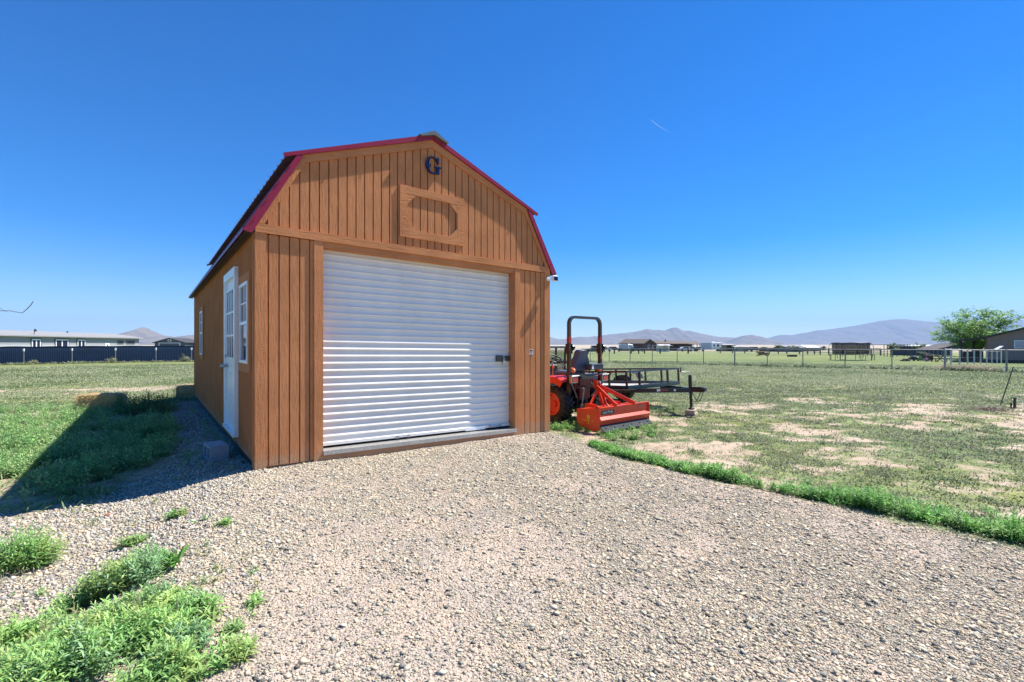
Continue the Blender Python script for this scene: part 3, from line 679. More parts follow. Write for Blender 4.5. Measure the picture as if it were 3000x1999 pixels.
# chassis, transmission, floor
f = MB(); f.bx(-.16, .16, -.25, .95, .25, .60); f.bx(-.10, .10, .95, 1.6, .25, .42); f.bx(-.45, .45, -.07, .07, .26, .42); f.bx(-.40, .40, 1.36, 1.46, .17, .25); f.lathe([(-.02, .05), (-.10, .045), (-.10, 0)], (0, -.25, .34), 'y', 12)
f.build("chassis", M_blackm, tractor, bevel=.01)
f = MB(); f.bx(-.14, .14, -.32, -.25, .42, .80); f.bx(-.22, .22, -.28, -.2, .60, .72); f.build("hydraulic_block", mat("dark_red_casting", (.16, .012, .010), .4), tractor, bevel=.008)
f = MB(); f.bx(-.46, -.18, .25, .85, .36, .39); f.bx(.18, .46, .25, .85, .36, .39); f.build("foot_plate", M_blackp, tractor)
# bonnet and dash
hp = [(-.24, .45), (-.26, .78), (-.20, .95), (.20, .95), (.26, .78), (.24, .45)]
f = MB(); f.prism(hp, lambda u, v: (u, .80, v + .03), lambda u, v: (u * .92, 1.72, v * .90)); f.build("bonnet", M_red, tractor, bevel=.02)
f = MB(); f.bx(-.18, .18, 1.69, 1.74, .42, .74); f.build("grille", M_blackp, tractor)
f = MB(); f.bx(-.24, .24, .62, .80, .55, 1.02); f.prism([(-.20, .99), (.20, .99), (.17, 1.05), (-.17, 1.05)], lambda u, v: (u, .60, v - .03), lambda u, v: (u, .84, v + .03)); f.build("dashboard", M_blackp, tractor, bevel=.015)
f = MB(); f.tube([(0, .70, .98), (0, .53, 1.13)], .022, 10); cz = Vector((0, .51, 1.15)); nrm = Vector((0, -.45, .9)).normalized(); ux = Vector((1, 0, 0)); uy = nrm.cross(ux)
f.tube([cz + (ux * math.cos(a) + uy * math.sin(a)) * .185 for a in [2 * PI * k / 32 for k in range(32)]], .014, 8, closed=True)
for a in (R(90), R(210), R(330)): f.bar(cz, cz + (ux * math.cos(a) + uy * math.sin(a)) * .18, .028, .010)
f.lathe([(-.01, .0), (-.01, .05), (.02, .04), (.02, 0)], tuple(cz), 'z', 14); f.build("steering_wheel", M_blackp, tractor, smooth=True)
for (a, b) in (((.24, .62, .90), (.33, .50, 1.02)), ((-.26, .30, .62), (-.30, .22, .98)), ((.27, .30, .62), (.33, .18, 1.0)), ((.22, .60, .80), (.34, .55, .93))): f = MB(); f.tube([a, b], .010, 6); f.build("control_lever", M_steel, tractor)
for (x, y, z) in ((-.30, .22, 1.0), (-.20, .50, .98)):
    f = MB(); f.lathe([(-.03, 0), (-.025, .018), (0, .024), (.02, .018), (.03, 0)], (x, y, z), 'z', 10); f.build("lever_knob", M_amber, tractor, smooth=True)
# three-point hitch
for s in (-1, 1):
    f = MB(); f.bar((s * .17, -.15, .25), (s * .36, -.70, .30), .03, .05); f.build("lower_link", M_blackm, tractor)
for s in (-1, 1):
    f = MB(); f.bar((s * .16, -.25, .66), (s * .24, -.50, .62), .03, .04); f.tube([(s * .24, -.50, .62), (s * .26, -.50, .52)], .014, 8); f.tube([(s * .26, -.50, .52), (s * .31, -.52, .34)], .009, 8); f.bx(s * .31 - .02, s * .31 + .02, -.545, -.50, .28, .36); f.build("lift_rod", M_steeld, tractor)
f = MB(); f.tube([(0, -.26, .62), (0, -.40, .66)], .014, 8); f.tube([(0, -.40, .66), (.0, -.66, .745)], .016, 10); f.tube([(0, -.66, .745), (0, -.68, .752)], .022, 8)
f.build("top_link", M_steeld, tractor, smooth=True)
for s in (-1, 1):
    f = MB(); f.tube([(s * .05, -.27, .30), (s * .30, -.60, .26)], .008, 6); f.build("stabiliser", M_steeld, tractor)
    f = MB(); f.tube([(s * .46, -.40, .74), (s * .20, -.30, .45)], .014, 6); f.build("fender_strut", M_steeld, tractor)
f = MB(); f.tube([(-.30, -.62, .30), (.30, -.62, .30)], .009, 6); f.build("link_bar", M_steeld, tractor)

# ------------------------------------------------------------------ box blade
blade = thing("box_blade", "orange box scraper implement hitched behind the tractor", "box blade", (BC.x, BC.y, -.075), TA)
hw = .685
for s in (-1, 1):
    f = MB(); pl = [(0, 0), (-.0, .375), (.50, .330), (.50, .14), (.40, .03), (.14, -.01)]
    f.prism(pl, lambda u, v: (s * hw - .006, u, v), lambda u, v: (s * hw + .006, u, v)); f.build("side_plate", M_blade, blade, bevel=.002)
f = MB(); pr = [(.03, .378), (.03, .235), (-.025, .185), (.02, .095), (.032, .095), (-.010, .185), (.042, .240), (.042, .378)]
f.prism(pr, lambda u, v: (-hw + .007, u, v), lambda u, v: (hw - .007, u, v)); f.bx(-hw + .007, hw - .007, .0, .06, .378, .386); mb_ = f.build("moldboard", M_blade, blade)
f = MB(); f.prism([(.025, .10), (-.085, .005), (-.082, -.003), (.035, .092)], lambda u, v: (-hw + .012, u, v), lambda u, v: (hw - .012, u, v)); ce = f.build("cutting_edge", mat("grey_steel", (.06, .065, .07), .8, 0, spec=.08), blade)
for k in range(6):
    f = MB(); x = -.58 + k * .232; M = Matrix.Translation((x, -.040, .052)) @ Matrix.Rotation(R(-49), 4, 'X')
    b = MB(); b.lathe([(0, .018), (.008, .014), (.008, 0)], (0, 0, 0), 'z', 10); f.add([M @ Vector(v) for v in b.v], b.f); f.build("bolt_head", M_steel, ce)
f = MB(); f.bx(-hw + .007, hw - .007, .40, .46, .27, .33); f.bx(-hw + .007, hw - .007, .30, .31, .10, .30); f.build("cross_beam", M_blade, blade)
f = MB()
for s in (-1, 1):
    f.prism([(.60, .76), (.68, .76), (.69, .64), (.60, .60), (.50, .33), (.40, .30), (.36, .30), (.44, .36), (.56, .62)], lambda u, v: (s * .040 - .007, u, v), lambda u, v: (s * .040 + .007, u, v))
f.build("hitch_mast", M_blade, blade)
for s in (-1, 1):
    f = MB(); f.bar((s * .05, .60, .66), (s * .25, .03, .40), .014, .07, up=(0, 0, 1)); f.bar((s * .25, .06, .415), (s * .25, .0, .39), .02, .07); f.build("rear_brace", M_blade, blade)
    f = MB(); f.bar((s * .06, .58, .60), (s * .33, .52, .34), .06, .014, up=(0, 1, .2)); f.bx(s * .33 - .045, s * .33 - .033, .40, .60, .22, .38); f.bx(s * .33 + .033, s * .33 + .045, .40, .60, .22, .38); f.build("hitch_arm", M_blade, blade)
    f = MB(); f.tube([(s * .33 - .07, .56, .29), (s * .33 + .07, .56, .29)], .013, 8); f.build("hitch_pin", M_steel, blade)
# decals
RX = Matrix.Rotation(R(90), 4, 'X')
f = MB(); f.bx(-.62, -.28, .0265, .0295, .262, .325); dc = f.build("brand_decal", M_blackp, mb_)
text_mesh("lettering", "Land Pride", .062, M_text, dc, Matrix.Translation((-.45, .0262, .299)) @ RX, .0004)
f = MB(); f.bx(-.60, -.30, .0255, .0262, .268, .272); f.build("decal_line", mat("decal_green", (.05, .2, .12), .5), dc)
text_mesh("lettering", "BB1254", .052, mat("decal_grey", (.33, .25, .25), .5), mb_, Matrix.Translation((.50, .0295, .325)) @ RX, .0004)
RXL = Matrix.Rotation(R(-90), 4, 'Z') @ RX
sp_ = [o for o in blade.children if o.name.startswith("side_plate")][0]
f = MB(); f.lathe([(-hw - .0075, 0), (-hw - .0075, .035), (-hw - .0062, .035)], (0, .24, .22), 'x', 18); f.bx(-hw - .0078, -hw - .0064, .232, .248, .10, .19); f.build("yellow_decal", M_yellow, sp_)
text_mesh("lettering", "Land Pride", .058, M_yellow, sp_, Matrix.Translation((-hw - .0085, .24, .160)) @ RXL, .0004)

# ------------------------------------------------------------------ utility trailer
tc0 = Vector((3.18, 10.53)); gz = Hf(tc0.x, tc0.y)
PITCH = .045
trailer = thing("utility_trailer", "black open utility trailer with pipe side rails, parked behind the tractor", "trailer", (tc0.x, tc0.y, -.12), TA)
trailer.rotation_euler = (-PITCH, 0, TA)
hw = 1.0; TL = 3.66
f = MB()
for s in (-1, 1): f.bx(s * hw - .025, s * hw + .025, 0, TL, .52, .60)
f.bx(-hw, hw, -.03, .02, .5205, .5995); f.bx(-hw, hw, TL - .03, TL + .02, .5205, .5995)
for k in range(1, 8): f.bx(-hw + .03, hw - .03, k * .45, k * .45 + .05, .46, .503)
f.build("bed_frame", M_skytint, trailer)
f = MB()
for k in range(13): f.bx(-hw + .03 + k * .1495, -hw + .03 + k * .1495 + .143, .03, TL - .04, .505, .53)
f.build("deck", M_deck, trailer)
f = MB()
for s in (-1, 1): f.bx(s * hw - .025, s * hw + .025, -.02, TL, .875, .915)
f.bx(-hw + .026, hw - .026, -.02, .02, .876, .914); f.build("top_rail", M_skytint, trailer)
for s in (-1, 1):
    for k in range(9):
        y = .0 + k * .455
        if y > TL: continue
        f = MB(); f.bx(s * hw - .018, s * hw + .018, y - .018, y + .018, .60, .876); f.build("rail_post", M_blackm, trailer)
for x in (-.56, .52):
    f = MB(); f.bx(x - .018, x + .018, -.03, .01, .545, .876); f.build("rail_post", M_blackm, trailer)
f = MB()
for s in (-1, 1): f.bar((s * .80, .35, .475), (s * .03, -.88, .475), .05, .09)
f.bx(-.04, .04, -.96, -.70, .44, .52); tg = f.build("tongue", M_blackm, trailer)
f = MB(); f.prism([(-1.20, .47), (-1.16, .44), (-.85, .44), (-.80, .50), (-.90, .545), (-1.12, .545), (-1.19, .52)], lambda u, v: (-.045, u, v), lambda u, v: (.045, u, v)); f.lathe([(.0, 0), (.0, .05), (.05, .055), (.07, 0)], (0, -1.13, .48), 'z', 14); f.build("coupler", M_blackm, trailer, bevel=.008)
f = MB(); f.lathe([(.13, .028), (.45, .028), (.451, .036), (.80, .036), (.80, .03), (.82, .03), (.82, 0)], (0, -.86, -.03), 'z', 16); f.lathe([(.075, 0), (.075, .06), (.10, .06), (.131, .0)], (0, -.86, 0), 'z', 16)
jk = f.build("jack_stand", M_blackm, trailer, smooth=True)
f = MB(); f.tube([(0, -.86, .82), (0, -.86, .845), (-.06, -.80, .85), (-.14, -.74, .86)], .009, 8); f.build("jack_crank", M_steel, jk); f = MB(); f.tube([(-.14, -.74, .85), (-.145, -.74, .95)], .014, 8); f.build("crank_grip", M_blackp, jk)
f = MB()
for s in (-1, 1):
    pts = [(s * .05, -.86 + .05 * 0, .44)]
    for k in range(1, 9): t_ = k / 8; pts.append((s * (.05 + .02 * math.sin(t_ * PI)), -.86 - .25 * t_, .44 - .20 * math.sin(t_ * PI) + .0))
    f.tube(pts, .008, 6)
f.build("safety_chain", M_dark, trailer)
# decals on the near tongue beam
ax_ = Vector((-.80, .35, .475)); bx_ = Vector((-.03, -.88, .475)); dd = (bx_ - ax_).normalized(); nn_ = Vector((dd.y, -dd.x, 0)); nn_ = nn_ if nn_.x < 0 else -nn_
def beam_decal(t0, t1, z0, z1, m, nm):
    a = ax_ + dd * t0 + nn_ * .0262; b = ax_ + dd * t1 + nn_ * .0262; f = MB()
    f.add([(a.x, a.y, z0), (b.x, b.y, z0), (b.x, b.y, z1), (a.x, a.y, z1)] + [((a - nn_ * .001).x, (a - nn_ * .001).y, z0), ((b - nn_ * .001).x, (b - nn_ * .001).y, z0), ((b - nn_ * .001).x, (b - nn_ * .001).y, z1), ((a - nn_ * .001).x, (a - nn_ * .001).y, z1)], [(0, 1, 2, 3), (4, 7, 6, 5), (0, 4, 5, 1), (1, 5, 6, 2), (2, 6, 7, 3), (3, 7, 4, 0)])
    return f.build(nm, m, tg)
beam_decal(.78, .85, .455, .505, M_white, "warning_decal"); beam_decal(.86, 1.0, .46, .50, mat("decal_red", (.30, .05, .05), .5), "warning_decal"); beam_decal(1.12, 1.16, .46, .50, M_white, "warning_decal")
f = MB(); yg = TL + .03; lean = -.10; zb, zt = .60, 1.55
def GP(x, z): return (x, yg + lean * (z - zb), z)
f.bar(GP(-.97, zb), GP(.97, zb), .05); f.bar(GP(-.97, zt), GP(.97, zt), .05); f.bar(GP(-.97, zb), GP(-.97, zt), .05); f.bar(GP(.97, zb), GP(.97, zt), .05)
gate = f.build("ramp_gate", M_skytint, trailer)
f = MB()
for x in (-.58, -.2, .2, .58): f.bar(GP(x, zb), GP(x, zt), .055, .03)
f.build("gate_brace", M_blackm, gate)
f = MB(); z = zb
x = -.97
while x < .97:
    f.bar(GP(x, zb), GP(min(x + .86, .97), zb + min(.86, .97 - x)), .009); f.bar(GP(x, zt), GP(min(x + .86, .97), zt - min(.86, .97 - x)), .009); x += .06
f.build("gate_mesh", M_blackm, gate)
for s in (-1, 1):
    c = (s * 1.13, 1.70, .33 + .075); w_ = MB(); tyre(w_, c, .33, .19, .20, 30, .008); wh = w_.build("wheel", M_rubber, trailer)
    f = MB(); f.lathe([(-s * .06, .20), (s * .06, .20), (s * .05, .16), (s * .02, .12), (s * .04, .05), (s * .06, .04), (s * .06, 0)], c, 'x', 24); f.build("wheel_rim", mat("white_rim", (.5, .5, .5), .4, .3), wh, smooth=True)
    f = MB(); pr = [(s * (1.02), 0)]
    pts = [(1.16, .66), (1.22, .78), (1.45, .84), (1.95, .84), (2.18, .78), (2.24, .66)]
    q = pts + [(p[0], p[1] - .012) for p in reversed(pts)]
    f.prism(q, lambda u, v: (s * 1.026, u, v), lambda u, v: (s * 1.26, u, v)); f.build("fender", M_blackm, trailer)
f = MB(); f.tube([(-1.1, 1.70, .33), (1.1, 1.70, .33)], .03, 10); f.build("axle", M_blackm, trailer)
jw = tc0 + V2 * -.86
f = MB(); f.bx(-.14, .14, -.10, .10, -.01, .05); f.bx(-.16, .10, -.085, .09, .052, .113)
o = f.build("timber_block", M_woodblk, None, bevel=.004); o.location = (jw.x, jw.y, -.12); o.rotation_euler = (0, 0, TA + .3)
tag(o, "short raw timber blocks stacked under the trailer jack", "wood block")

# ------------------------------------------------------------------ cinder block, hay bales, red rock
def quad_dir(p, q): return math.atan2(q[1] - p[1], q[0] - p[0])
b1 = Vector((-3.72, 5.86)); b2 = Vector((-4.0, 6.15)); ang = math.atan2(b2.y - b1.y, b2.x - b1.x)
f = MB(); Lb, Db, Hb = .40, .20, .19; t = .032
# holes run horizontally into the block; added back plate keeps them dark
f.bx(0, Lb, -Db, 0, 0, t); f.bx(0, Lb, -Db, 0, Hb - t, Hb); f.bx(0, t, -Db, 0, t, Hb - t); f.bx(Lb - t, Lb, -Db, 0, t, Hb - t); f.bx(Lb / 2 - t / 2, Lb / 2 + t / 2, -Db, 0, t, Hb - t); f.bx(t, Lb - t, -Db + .002, -Db + .02, t, Hb - t)
o = f.build("cinder_block", M_conc); o.location = (b1.x, b1.y, Hf(b1.x, b1.y) + .0); o.rotation_euler = (0, 0, ang)
tag(o, "grey concrete block on the shaded gravel beside the shed's entry door", "concrete block")
def bale(name, loc, rz, L, Wd, Hh, label, seed):
    f = MB(); nx, ny, nz_ = 28, 14, 12; idx = {}; vs = []; fs = []
    def P(i, j, k):
        key = (i, j, k)
        if key not in idx:
            x, y, z = (i / nx - .5) * L, (j / ny - .5) * Wd, k / nz_ * Hh
            e = .05; rx = min(.5 * L - abs(x), e) / e; ry = min(.5 * Wd - abs(y), e) / e; rz_ = min(Hh - z, e) / e
            cx = 1 - .07 * (1 - min(ry, 1)) * (1 - min(rz_, 1)); x *= cx; y *= 1 - .10 * (1 - min(rx, 1)) * (1 - min(rz_, 1)); z -= .05 * (1 - min(rx, 1)) * (1 if k == nz_ else 0)
            n1 = float(fbm(x * 9 + seed, y * 9 + z * 7, 1, 3, seed)) - .5; n2 = float(fbm(z * 10 + seed, x * 9 - y * 8, 1, 3, seed + 5)) - .5
            x += n1 * .05; y += n2 * .05; z += n1 * .04 if k else 0
            idx[key] = len(vs); vs.append((x, y, z))
        return idx[key]
    for i in range(nx):
        for j in range(ny): fs.append((P(i, j, nz_), P(i + 1, j, nz_), P(i + 1, j + 1, nz_), P(i, j + 1, nz_)))
        for k in range(nz_):
            fs.append((P(i, 0, k), P(i + 1, 0, k), P(i + 1, 0, k + 1), P(i, 0, k + 1))); fs.append((P(i, ny, k), P(i, ny, k + 1), P(i + 1, ny, k + 1), P(i + 1, ny, k)))
    for j in range(ny):
        for k in range(nz_):
            fs.append((P(0, j, k), P(0, j, k + 1), P(0, j + 1, k + 1), P(0, j + 1, k))); fs.append((P(nx, j, k), P(nx, j + 1, k), P(nx, j + 1, k + 1), P(nx, j, k + 1)))
    f.add(vs, fs); rt = thing(name, label, "hay bale", (*loc, Hf(*loc) - .02), rz, "hay bales left of the shed")
    f.build("baled_hay", M_hay, rt, smooth=True)
    rr = np.random.default_rng(seed); n = 4200; base = np.stack([rr.uniform(-L / 2, L / 2, n), rr.uniform(-Wd / 2, Wd / 2, n), np.full(n, Hh - .01)], 1)
    sidef = rr.random(n) < .55; base[sidef, 1] = -Wd / 2 + .0; base[sidef, 2] = rr.uniform(0, Hh, sidef.sum())
    sf = rr.random(n) < .2; base[sf, 0] = np.where(rr.random(sf.sum()) < .5, -L / 2, L / 2); base[sf, 2] = rr.uniform(0, Hh, sf.sum())
    az = rr.uniform(0, 2 * PI, n); el = rr.uniform(-.5, .6, n); V_, F_, C_ = leaves(base, az, el, rr.uniform(.05, .17, n), np.full(n, .005), rr.uniform(0, .6, n), np.stack([rr.uniform(.45, .75, n), rr.uniform(.34, .56, n), rr.uniform(.15, .3, n)], 1), rr)
    s_ = np_mesh("loose_straw", V_, F_, C_, M_leaf); s_.parent = rt
    return rt
def leaves(base, az, el, L, w, droop, colr, rr):
    """vectorised narrow leaves: base (n,3), azimuth, elevation, length, width, droop, colour"""
    n = len(base); h = np.stack([np.cos(az), np.sin(az), np.zeros(n)], 1); s = np.stack([-np.sin(az), np.cos(az), np.zeros(n)], 1)
    tw = rr.uniform(-.7, .7, n)[:, None]; s = s * np.cos(tw) + np.array([0, 0, 1.]) * np.sin(tw)
    def at(t):
        e = el - droop * t; return base + (h * (np.cos(el - droop * t * .5) * L * t)[:, None]) + np.array([0, 0, 1.]) * (np.sin(el - droop * t * .5) * L * t)[:, None]
    p0 = at(np.zeros(n)); p1 = at(np.full(n, .38)); p2 = at(np.full(n, .75)); p3 = at(np.ones(n)); W_ = w[:, None] / 2
    V_ = np.stack([p0, p1 - s * W_, p1 + s * W_, p2 - s * W_ * .75, p2 + s * W_ * .75, p3], 1).reshape(-1, 3)
    b = (np.arange(n) * 6)[:, None]; tri = np.concatenate([b + np.array([[0, 1, 2]]), b + np.array([[3, 5, 4]])]); qd = b + np.array([[1, 3, 4, 2]])
    return V_, [tri, qd], np.repeat(colr, 6, axis=0)
bale("hay_bale", (-9.78, 11.35), R(16), .78, .42, .40, "long low hay bale half in the shed's shadow, behind dark weeds", 3)
bale("hay_bale", (-8.52, 13.0), R(8), 1.0, .5, .36, "shaggy hay bale tucked against the rear corner of the shed", 9)
def rock(name, loc, s, colr, label, seed):
    bm = bmesh.new(); bmesh.ops.create_icosphere(bm, subdivisions=3, radius=1)
    for v in bm.verts:
        c = v.co; d = 1 + .45 * (float(fbm(c.x * 1.4 + seed, c.y * 1.4 + c.z * 1.1, 1, 3, seed)) - .5); v.co = Vector((c.x * s[0], c.y * s[1], c.z * s[2])) * d
    me = bpy.data.meshes.new(name); bm.to_mesh(me); bm.free(); me.materials.append(mat(name + "_surface", colr, .85, 0, .2, 30, bump=.3))
    o = bpy.data.objects.new(name, me); col.objects.link(o); o.location = (*loc, Hf(*loc) + s[2] * .5); return tag(o, label, "rock")
p = G(318, 1512, GZ); rock("rust_red_rock", (p.x, p.y), (.030, .024, .020), (.38, .17, .11), "rust-red stone alone on the pale gravel near the shadow's edge", 5)

# ------------------------------------------------------------------ gravel stones (stuff)
def stones(name, n, region, smin, smax, pal, flat=(.35, .8), lowpoly=False, seed=0, maxr=9, power=2.2, dens=None):
    rr = np.random.default_rng(seed); bm = bmesh.new()
    if lowpoly: bmesh.ops.create_icosphere(bm, subdivisions=1, radius=1); 
    else: bmesh.ops.create_icosphere(bm, subdivisions=2, radius=1)
    bv = np.array([v.co[:] for v in bm.verts]); bf = np.array([[v.index for v in f_.verts] for f_ in bm.faces]); bm.free()
    if lowpoly:
        bv = np.array([(1, 0, 0), (-1, 0, 0), (0, 1, 0), (0, -1, 0), (0, 0, 1), (0, 0, -1)], float); bf = np.array([(0, 2, 4), (2, 1, 4), (1, 3, 4), (3, 0, 4), (2, 0, 5), (1, 2, 5), (3, 1, 5), (0, 3, 5)])
    ang = rr.uniform(-R(49.5), R(49.5), n * 3); rad = 1.6 + (maxr - 1.6) * rr.random(n * 3) ** .75
    x = rad * np.sin(ang); y = rad * np.cos(ang); keep = (rr.random(n * 3) < region(x, y)) & (y > 1.7); x = x[keep][:n]; y = y[keep][:n]; n = len(x)
    s = smin + (smax - smin) * rr.random(n) ** power; s = s * (1 + .06 * np.hypot(x, y))
    sc3 = np.stack([s * rr.uniform(.8, 1.35, n), s * rr.uniform(.6, 1.0, n), s * rr.uniform(*flat, n)], 1)
    nv = len(bv); jit = 1 + rr.uniform(-.38, .30, (n, nv, 1)); P = bv[None] * jit
    # planar cuts give crushed-stone facets
    for _ in range(3):
        d = rr.normal(size=(n, 3)); d /= np.linalg.norm(d, axis=1)[:, None]; k = rr.uniform(.25, .7, n); q = np.einsum('nvk,nk->nv', P, d); ex = np.maximum(q - k[:, None], 0); P = P - ex[..., None] * d[:, None]
    P = P * sc3[:, None]
    yaw = rr.uniform(0, 2 * PI, n); tl = rr.normal(0, .25, n); c, s_ = np.cos(tl), np.sin(tl); Pz = P[..., 2] * c[:, None] + P[..., 0] * s_[:, None]; Px = P[..., 0] * c[:, None] - P[..., 2] * s_[:, None]
    c, s_ = np.cos(yaw), np.sin(yaw); X = Px * c[:, None] - P[..., 1] * s_[:, None] + x[:, None]; Y = Px * s_[:, None] + P[..., 1] * c[:, None] + y[:, None]
    Z = Pz + (H(x, y) + sc3[:, 2] * .25)[:, None]
    V_ = np.stack([X, Y, Z], -1).reshape(-1, 3); F_ = (bf[None] + (np.arange(n) * nv)[:, None, None]).reshape(-1, 3)
    pal = np.array(pal); ci = pal[rr.integers(0, len(pal), n)] * rr.uniform(.7, 1.3, (n, 1)); C_ = np.repeat(np.clip(ci, 0, .8), nv, 0)
    return V_, F_, C_
_pw = [(.34, .33, .30), (.24, .24, .235), (.40, .38, .34), (.46, .42, .37), (.19, .19, .19), (.36, .32, .27), (.50, .42, .34), (.29, .29, .28), (.38, .36, .31), (.55, .51, .45), (.42, .35, .27), (.44, .38, .30), (.50, .43, .36), (.56, .45, .35), (.14, .14, .14)]
PAL = [(a * 1.12, b * 1.07, c * .90) for a, b, c in _pw]
PALL = PAL + [(.50, .46, .40), (.56, .52, .47), (.46, .42, .37), (.52, .42, .32), (.44, .43, .42)]
def reg_drive(x, y):
    a, b = gravel_mask(x, y); pch = sst(fbm(x, y, 1.5, 4, 88) + .25 * (fbm(x, y, 7, 2, 18) - .5), .34, .62)
    edge = np.where((x > -6) & (x < 9), pdist(x, y, RAMP), 9); return np.clip(a * (.30 + .70 * pch), 0, 1)
def reg_left(x, y):
    a, b = gravel_mask(x, y); return b * (1 - a * .7)
def merge(parts):
    vs, fs, cs = [], [], []; o = 0
    for V_, F_, C_ in parts: vs.append(V_); fs.append(F_ + o); cs.append(C_); o += len(V_)
    return np.vstack(vs), np.vstack(fs), np.vstack(cs)
A = stones("g", 30000, reg_drive, .008, .024, PAL, flat=(.22, .55), lowpoly=1, seed=1, maxr=8.2, power=2.6)
B = stones("g", 150000, reg_drive, .005, .010, PAL, flat=(.25, .65), lowpoly=1, seed=2, maxr=8.2, power=1.6)
C = stones("g", 130000, reg_drive, .0028, .0055, PAL, lowpoly=2, seed=3, maxr=7, power=1)
V_, F_, C_ = merge([A, B, C]); o = np_mesh("driveway_gravel", V_, [F_], C_, M_stone); tag(o, "loose grey crushed stone scattered over the tan dirt driveway", "gravel", kind='stuff')
A = stones("g", 16000, reg_left, .009, .022, PALL, flat=(.5, .9), lowpoly=1, seed=4, maxr=12, power=1.6)
B = stones("g", 95000, reg_left, .006, .013, PALL, flat=(.5, .9), lowpoly=1, seed=5, maxr=10, power=1.2)
V_, F_, C_ = merge([A, B]); o = np_mesh("river_gravel", V_, [F_], C_, M_stone); tag(o, "pale rounded gravel left of the driveway and along the shed wall", "gravel", kind='stuff')

# ------------------------------------------------------------------ vegetation
def grass_tufts():
    rr = np.random.default_rng(21); n = 150000
    ang = rr.uniform(-R(50), R(50), n); rad = 2.5 + 42 * rr.random(n) ** 1.35; x = rad * np.sin(ang); y = rad * np.cos(ang)
    a, b = gravel_mask(x, y); cv = cover(x, y)
    loc_s = (x - SO.x) * SD.x + (y - SO.y) * SD.y; loc_t = (x - SO.x) * SS.x + (y - SO.y) * SS.y; inside = (loc_s > -.02) & (loc_s < WD) & (loc_t > -.02) & (loc_t < LN)
    f2 = fbm(x, y, 3.0, 3, 77); k = (rr.random(n) < cv * (.35 + .65 * sst(f2, .35, .6)) * (1 - a) * (1 - b * .97) * (1 - .55 * shade_zone(x, y))) & ~inside
    x, y, rad = x[k], y[k], rad[k]; n = len(x)
    nb = 11; bx_ = np.repeat(x, nb); by_ = np.repeat(y, nb); br = np.repeat(rad, nb); N = len(bx_)
    sp = .020 + .0035 * br; bx_ = bx_ + rr.normal(0, 1, N) * sp; by_ = by_ + rr.normal(0, 1, N) * sp
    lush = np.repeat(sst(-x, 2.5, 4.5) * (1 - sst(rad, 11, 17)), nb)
    L = (.015 + .020 * rr.random(N)) * (1 + br * .045) * (1 + lush * 1.9); w = (.0035 + .0012 * br * .8) * (1 + .3 * rr.random(N))
    hue = np.repeat(fbm(x, y, .4, 3, 50), nb) + rr.normal(0, .10, N); g1 = np.array([.175, .235, .105]); g2 = np.array([.32, .355, .205]); g3 = np.array([.45, .41, .24]); g4 = np.array([.25, .38, .12])
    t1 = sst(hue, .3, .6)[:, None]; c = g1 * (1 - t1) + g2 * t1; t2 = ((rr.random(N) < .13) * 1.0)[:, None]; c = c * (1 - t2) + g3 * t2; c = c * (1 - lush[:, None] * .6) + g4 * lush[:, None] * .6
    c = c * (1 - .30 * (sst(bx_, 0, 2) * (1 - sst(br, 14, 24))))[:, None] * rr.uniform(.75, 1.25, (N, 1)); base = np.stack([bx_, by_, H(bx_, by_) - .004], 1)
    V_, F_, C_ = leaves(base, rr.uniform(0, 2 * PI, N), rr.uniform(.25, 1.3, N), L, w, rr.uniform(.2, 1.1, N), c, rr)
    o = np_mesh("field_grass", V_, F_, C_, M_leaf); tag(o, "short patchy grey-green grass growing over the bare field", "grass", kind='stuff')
grass_tufts()
def weed_arrays(plants, rr, leafL=(.035, .068), leafw=.0075, cols=((.20, .37, .11), (.30, .48, .15), (.22, .36, .17), (.34, .46, .14)), per=18, dro=.9):
    """plants: (x, y, height, radius, nstems)"""
    B_, AZ, EL, L, Wd, DR, CO = [], [], [], [], [], [], []
    for (x, y, h, r, ns) in plants:
        z0 = Hf(x, y); tone = rr.uniform(.8, 1.2); cb = np.array(cols[rr.integers(0, len(cols))])
        for s in range(ns):
            a = rr.uniform(0, 2 * PI); q = r * math.sqrt(rr.random()); hx = h * (1 - .45 * (q / r) ** 2) * rr.uniform(.65, 1.1)
            p0 = np.array([x + math.cos(a) * q * .45, y + math.sin(a) * q * .45, z0]); p1 = np.array([x + math.cos(a) * q, y + math.sin(a) * q, z0 + hx])
            m = max(5, int(per * hx / max(h, .01))); t = np.linspace(.12, 1, m) ** .8
            B_.append(p0 + (p1 - p0) * t[:, None]); AZ.append(rr.uniform(0, 2 * PI) + np.arange(m) * 2.4 + rr.normal(0, .3, m))
            EL.append(.15 + 1.0 * t ** 2 * rr.uniform(.6, 1.2, m)); L.append(rr.uniform(*leafL, m) * (1.15 - .55 * t)); Wd.append(np.full(m, leafw) * rr.uniform(.7, 1.3, m)); DR.append(rr.uniform(.3, dro, m))
            CO.append(cb * tone * rr.uniform(.75, 1.25, (m, 1)) * (.75 + .5 * t[:, None]))
            d = p1 - p0; B_.append(p0[None]); AZ.append([math.atan2(d[1], d[0])]); EL.append([math.atan2(d[2], math.hypot(d[0], d[1]))]); L.append([np.linalg.norm(d)]); Wd.append([.005]); DR.append([0.]); CO.append((cb * .8)[None])
    cat = np.concatenate; return leaves(np.vstack(B_), cat(AZ), cat(EL), cat(L), cat(Wd), cat(DR), np.vstack(CO), rr)
def weed(name, plants, label, cat_, seed, kind=None, group=None, **k):
    rr = np.random.default_rng(seed); V_, F_, C_ = weed_arrays(plants, rr, **k); o = np_mesh(name, V_, F_, C_, M_leaf)
    return tag(o, label, cat_, group, kind)
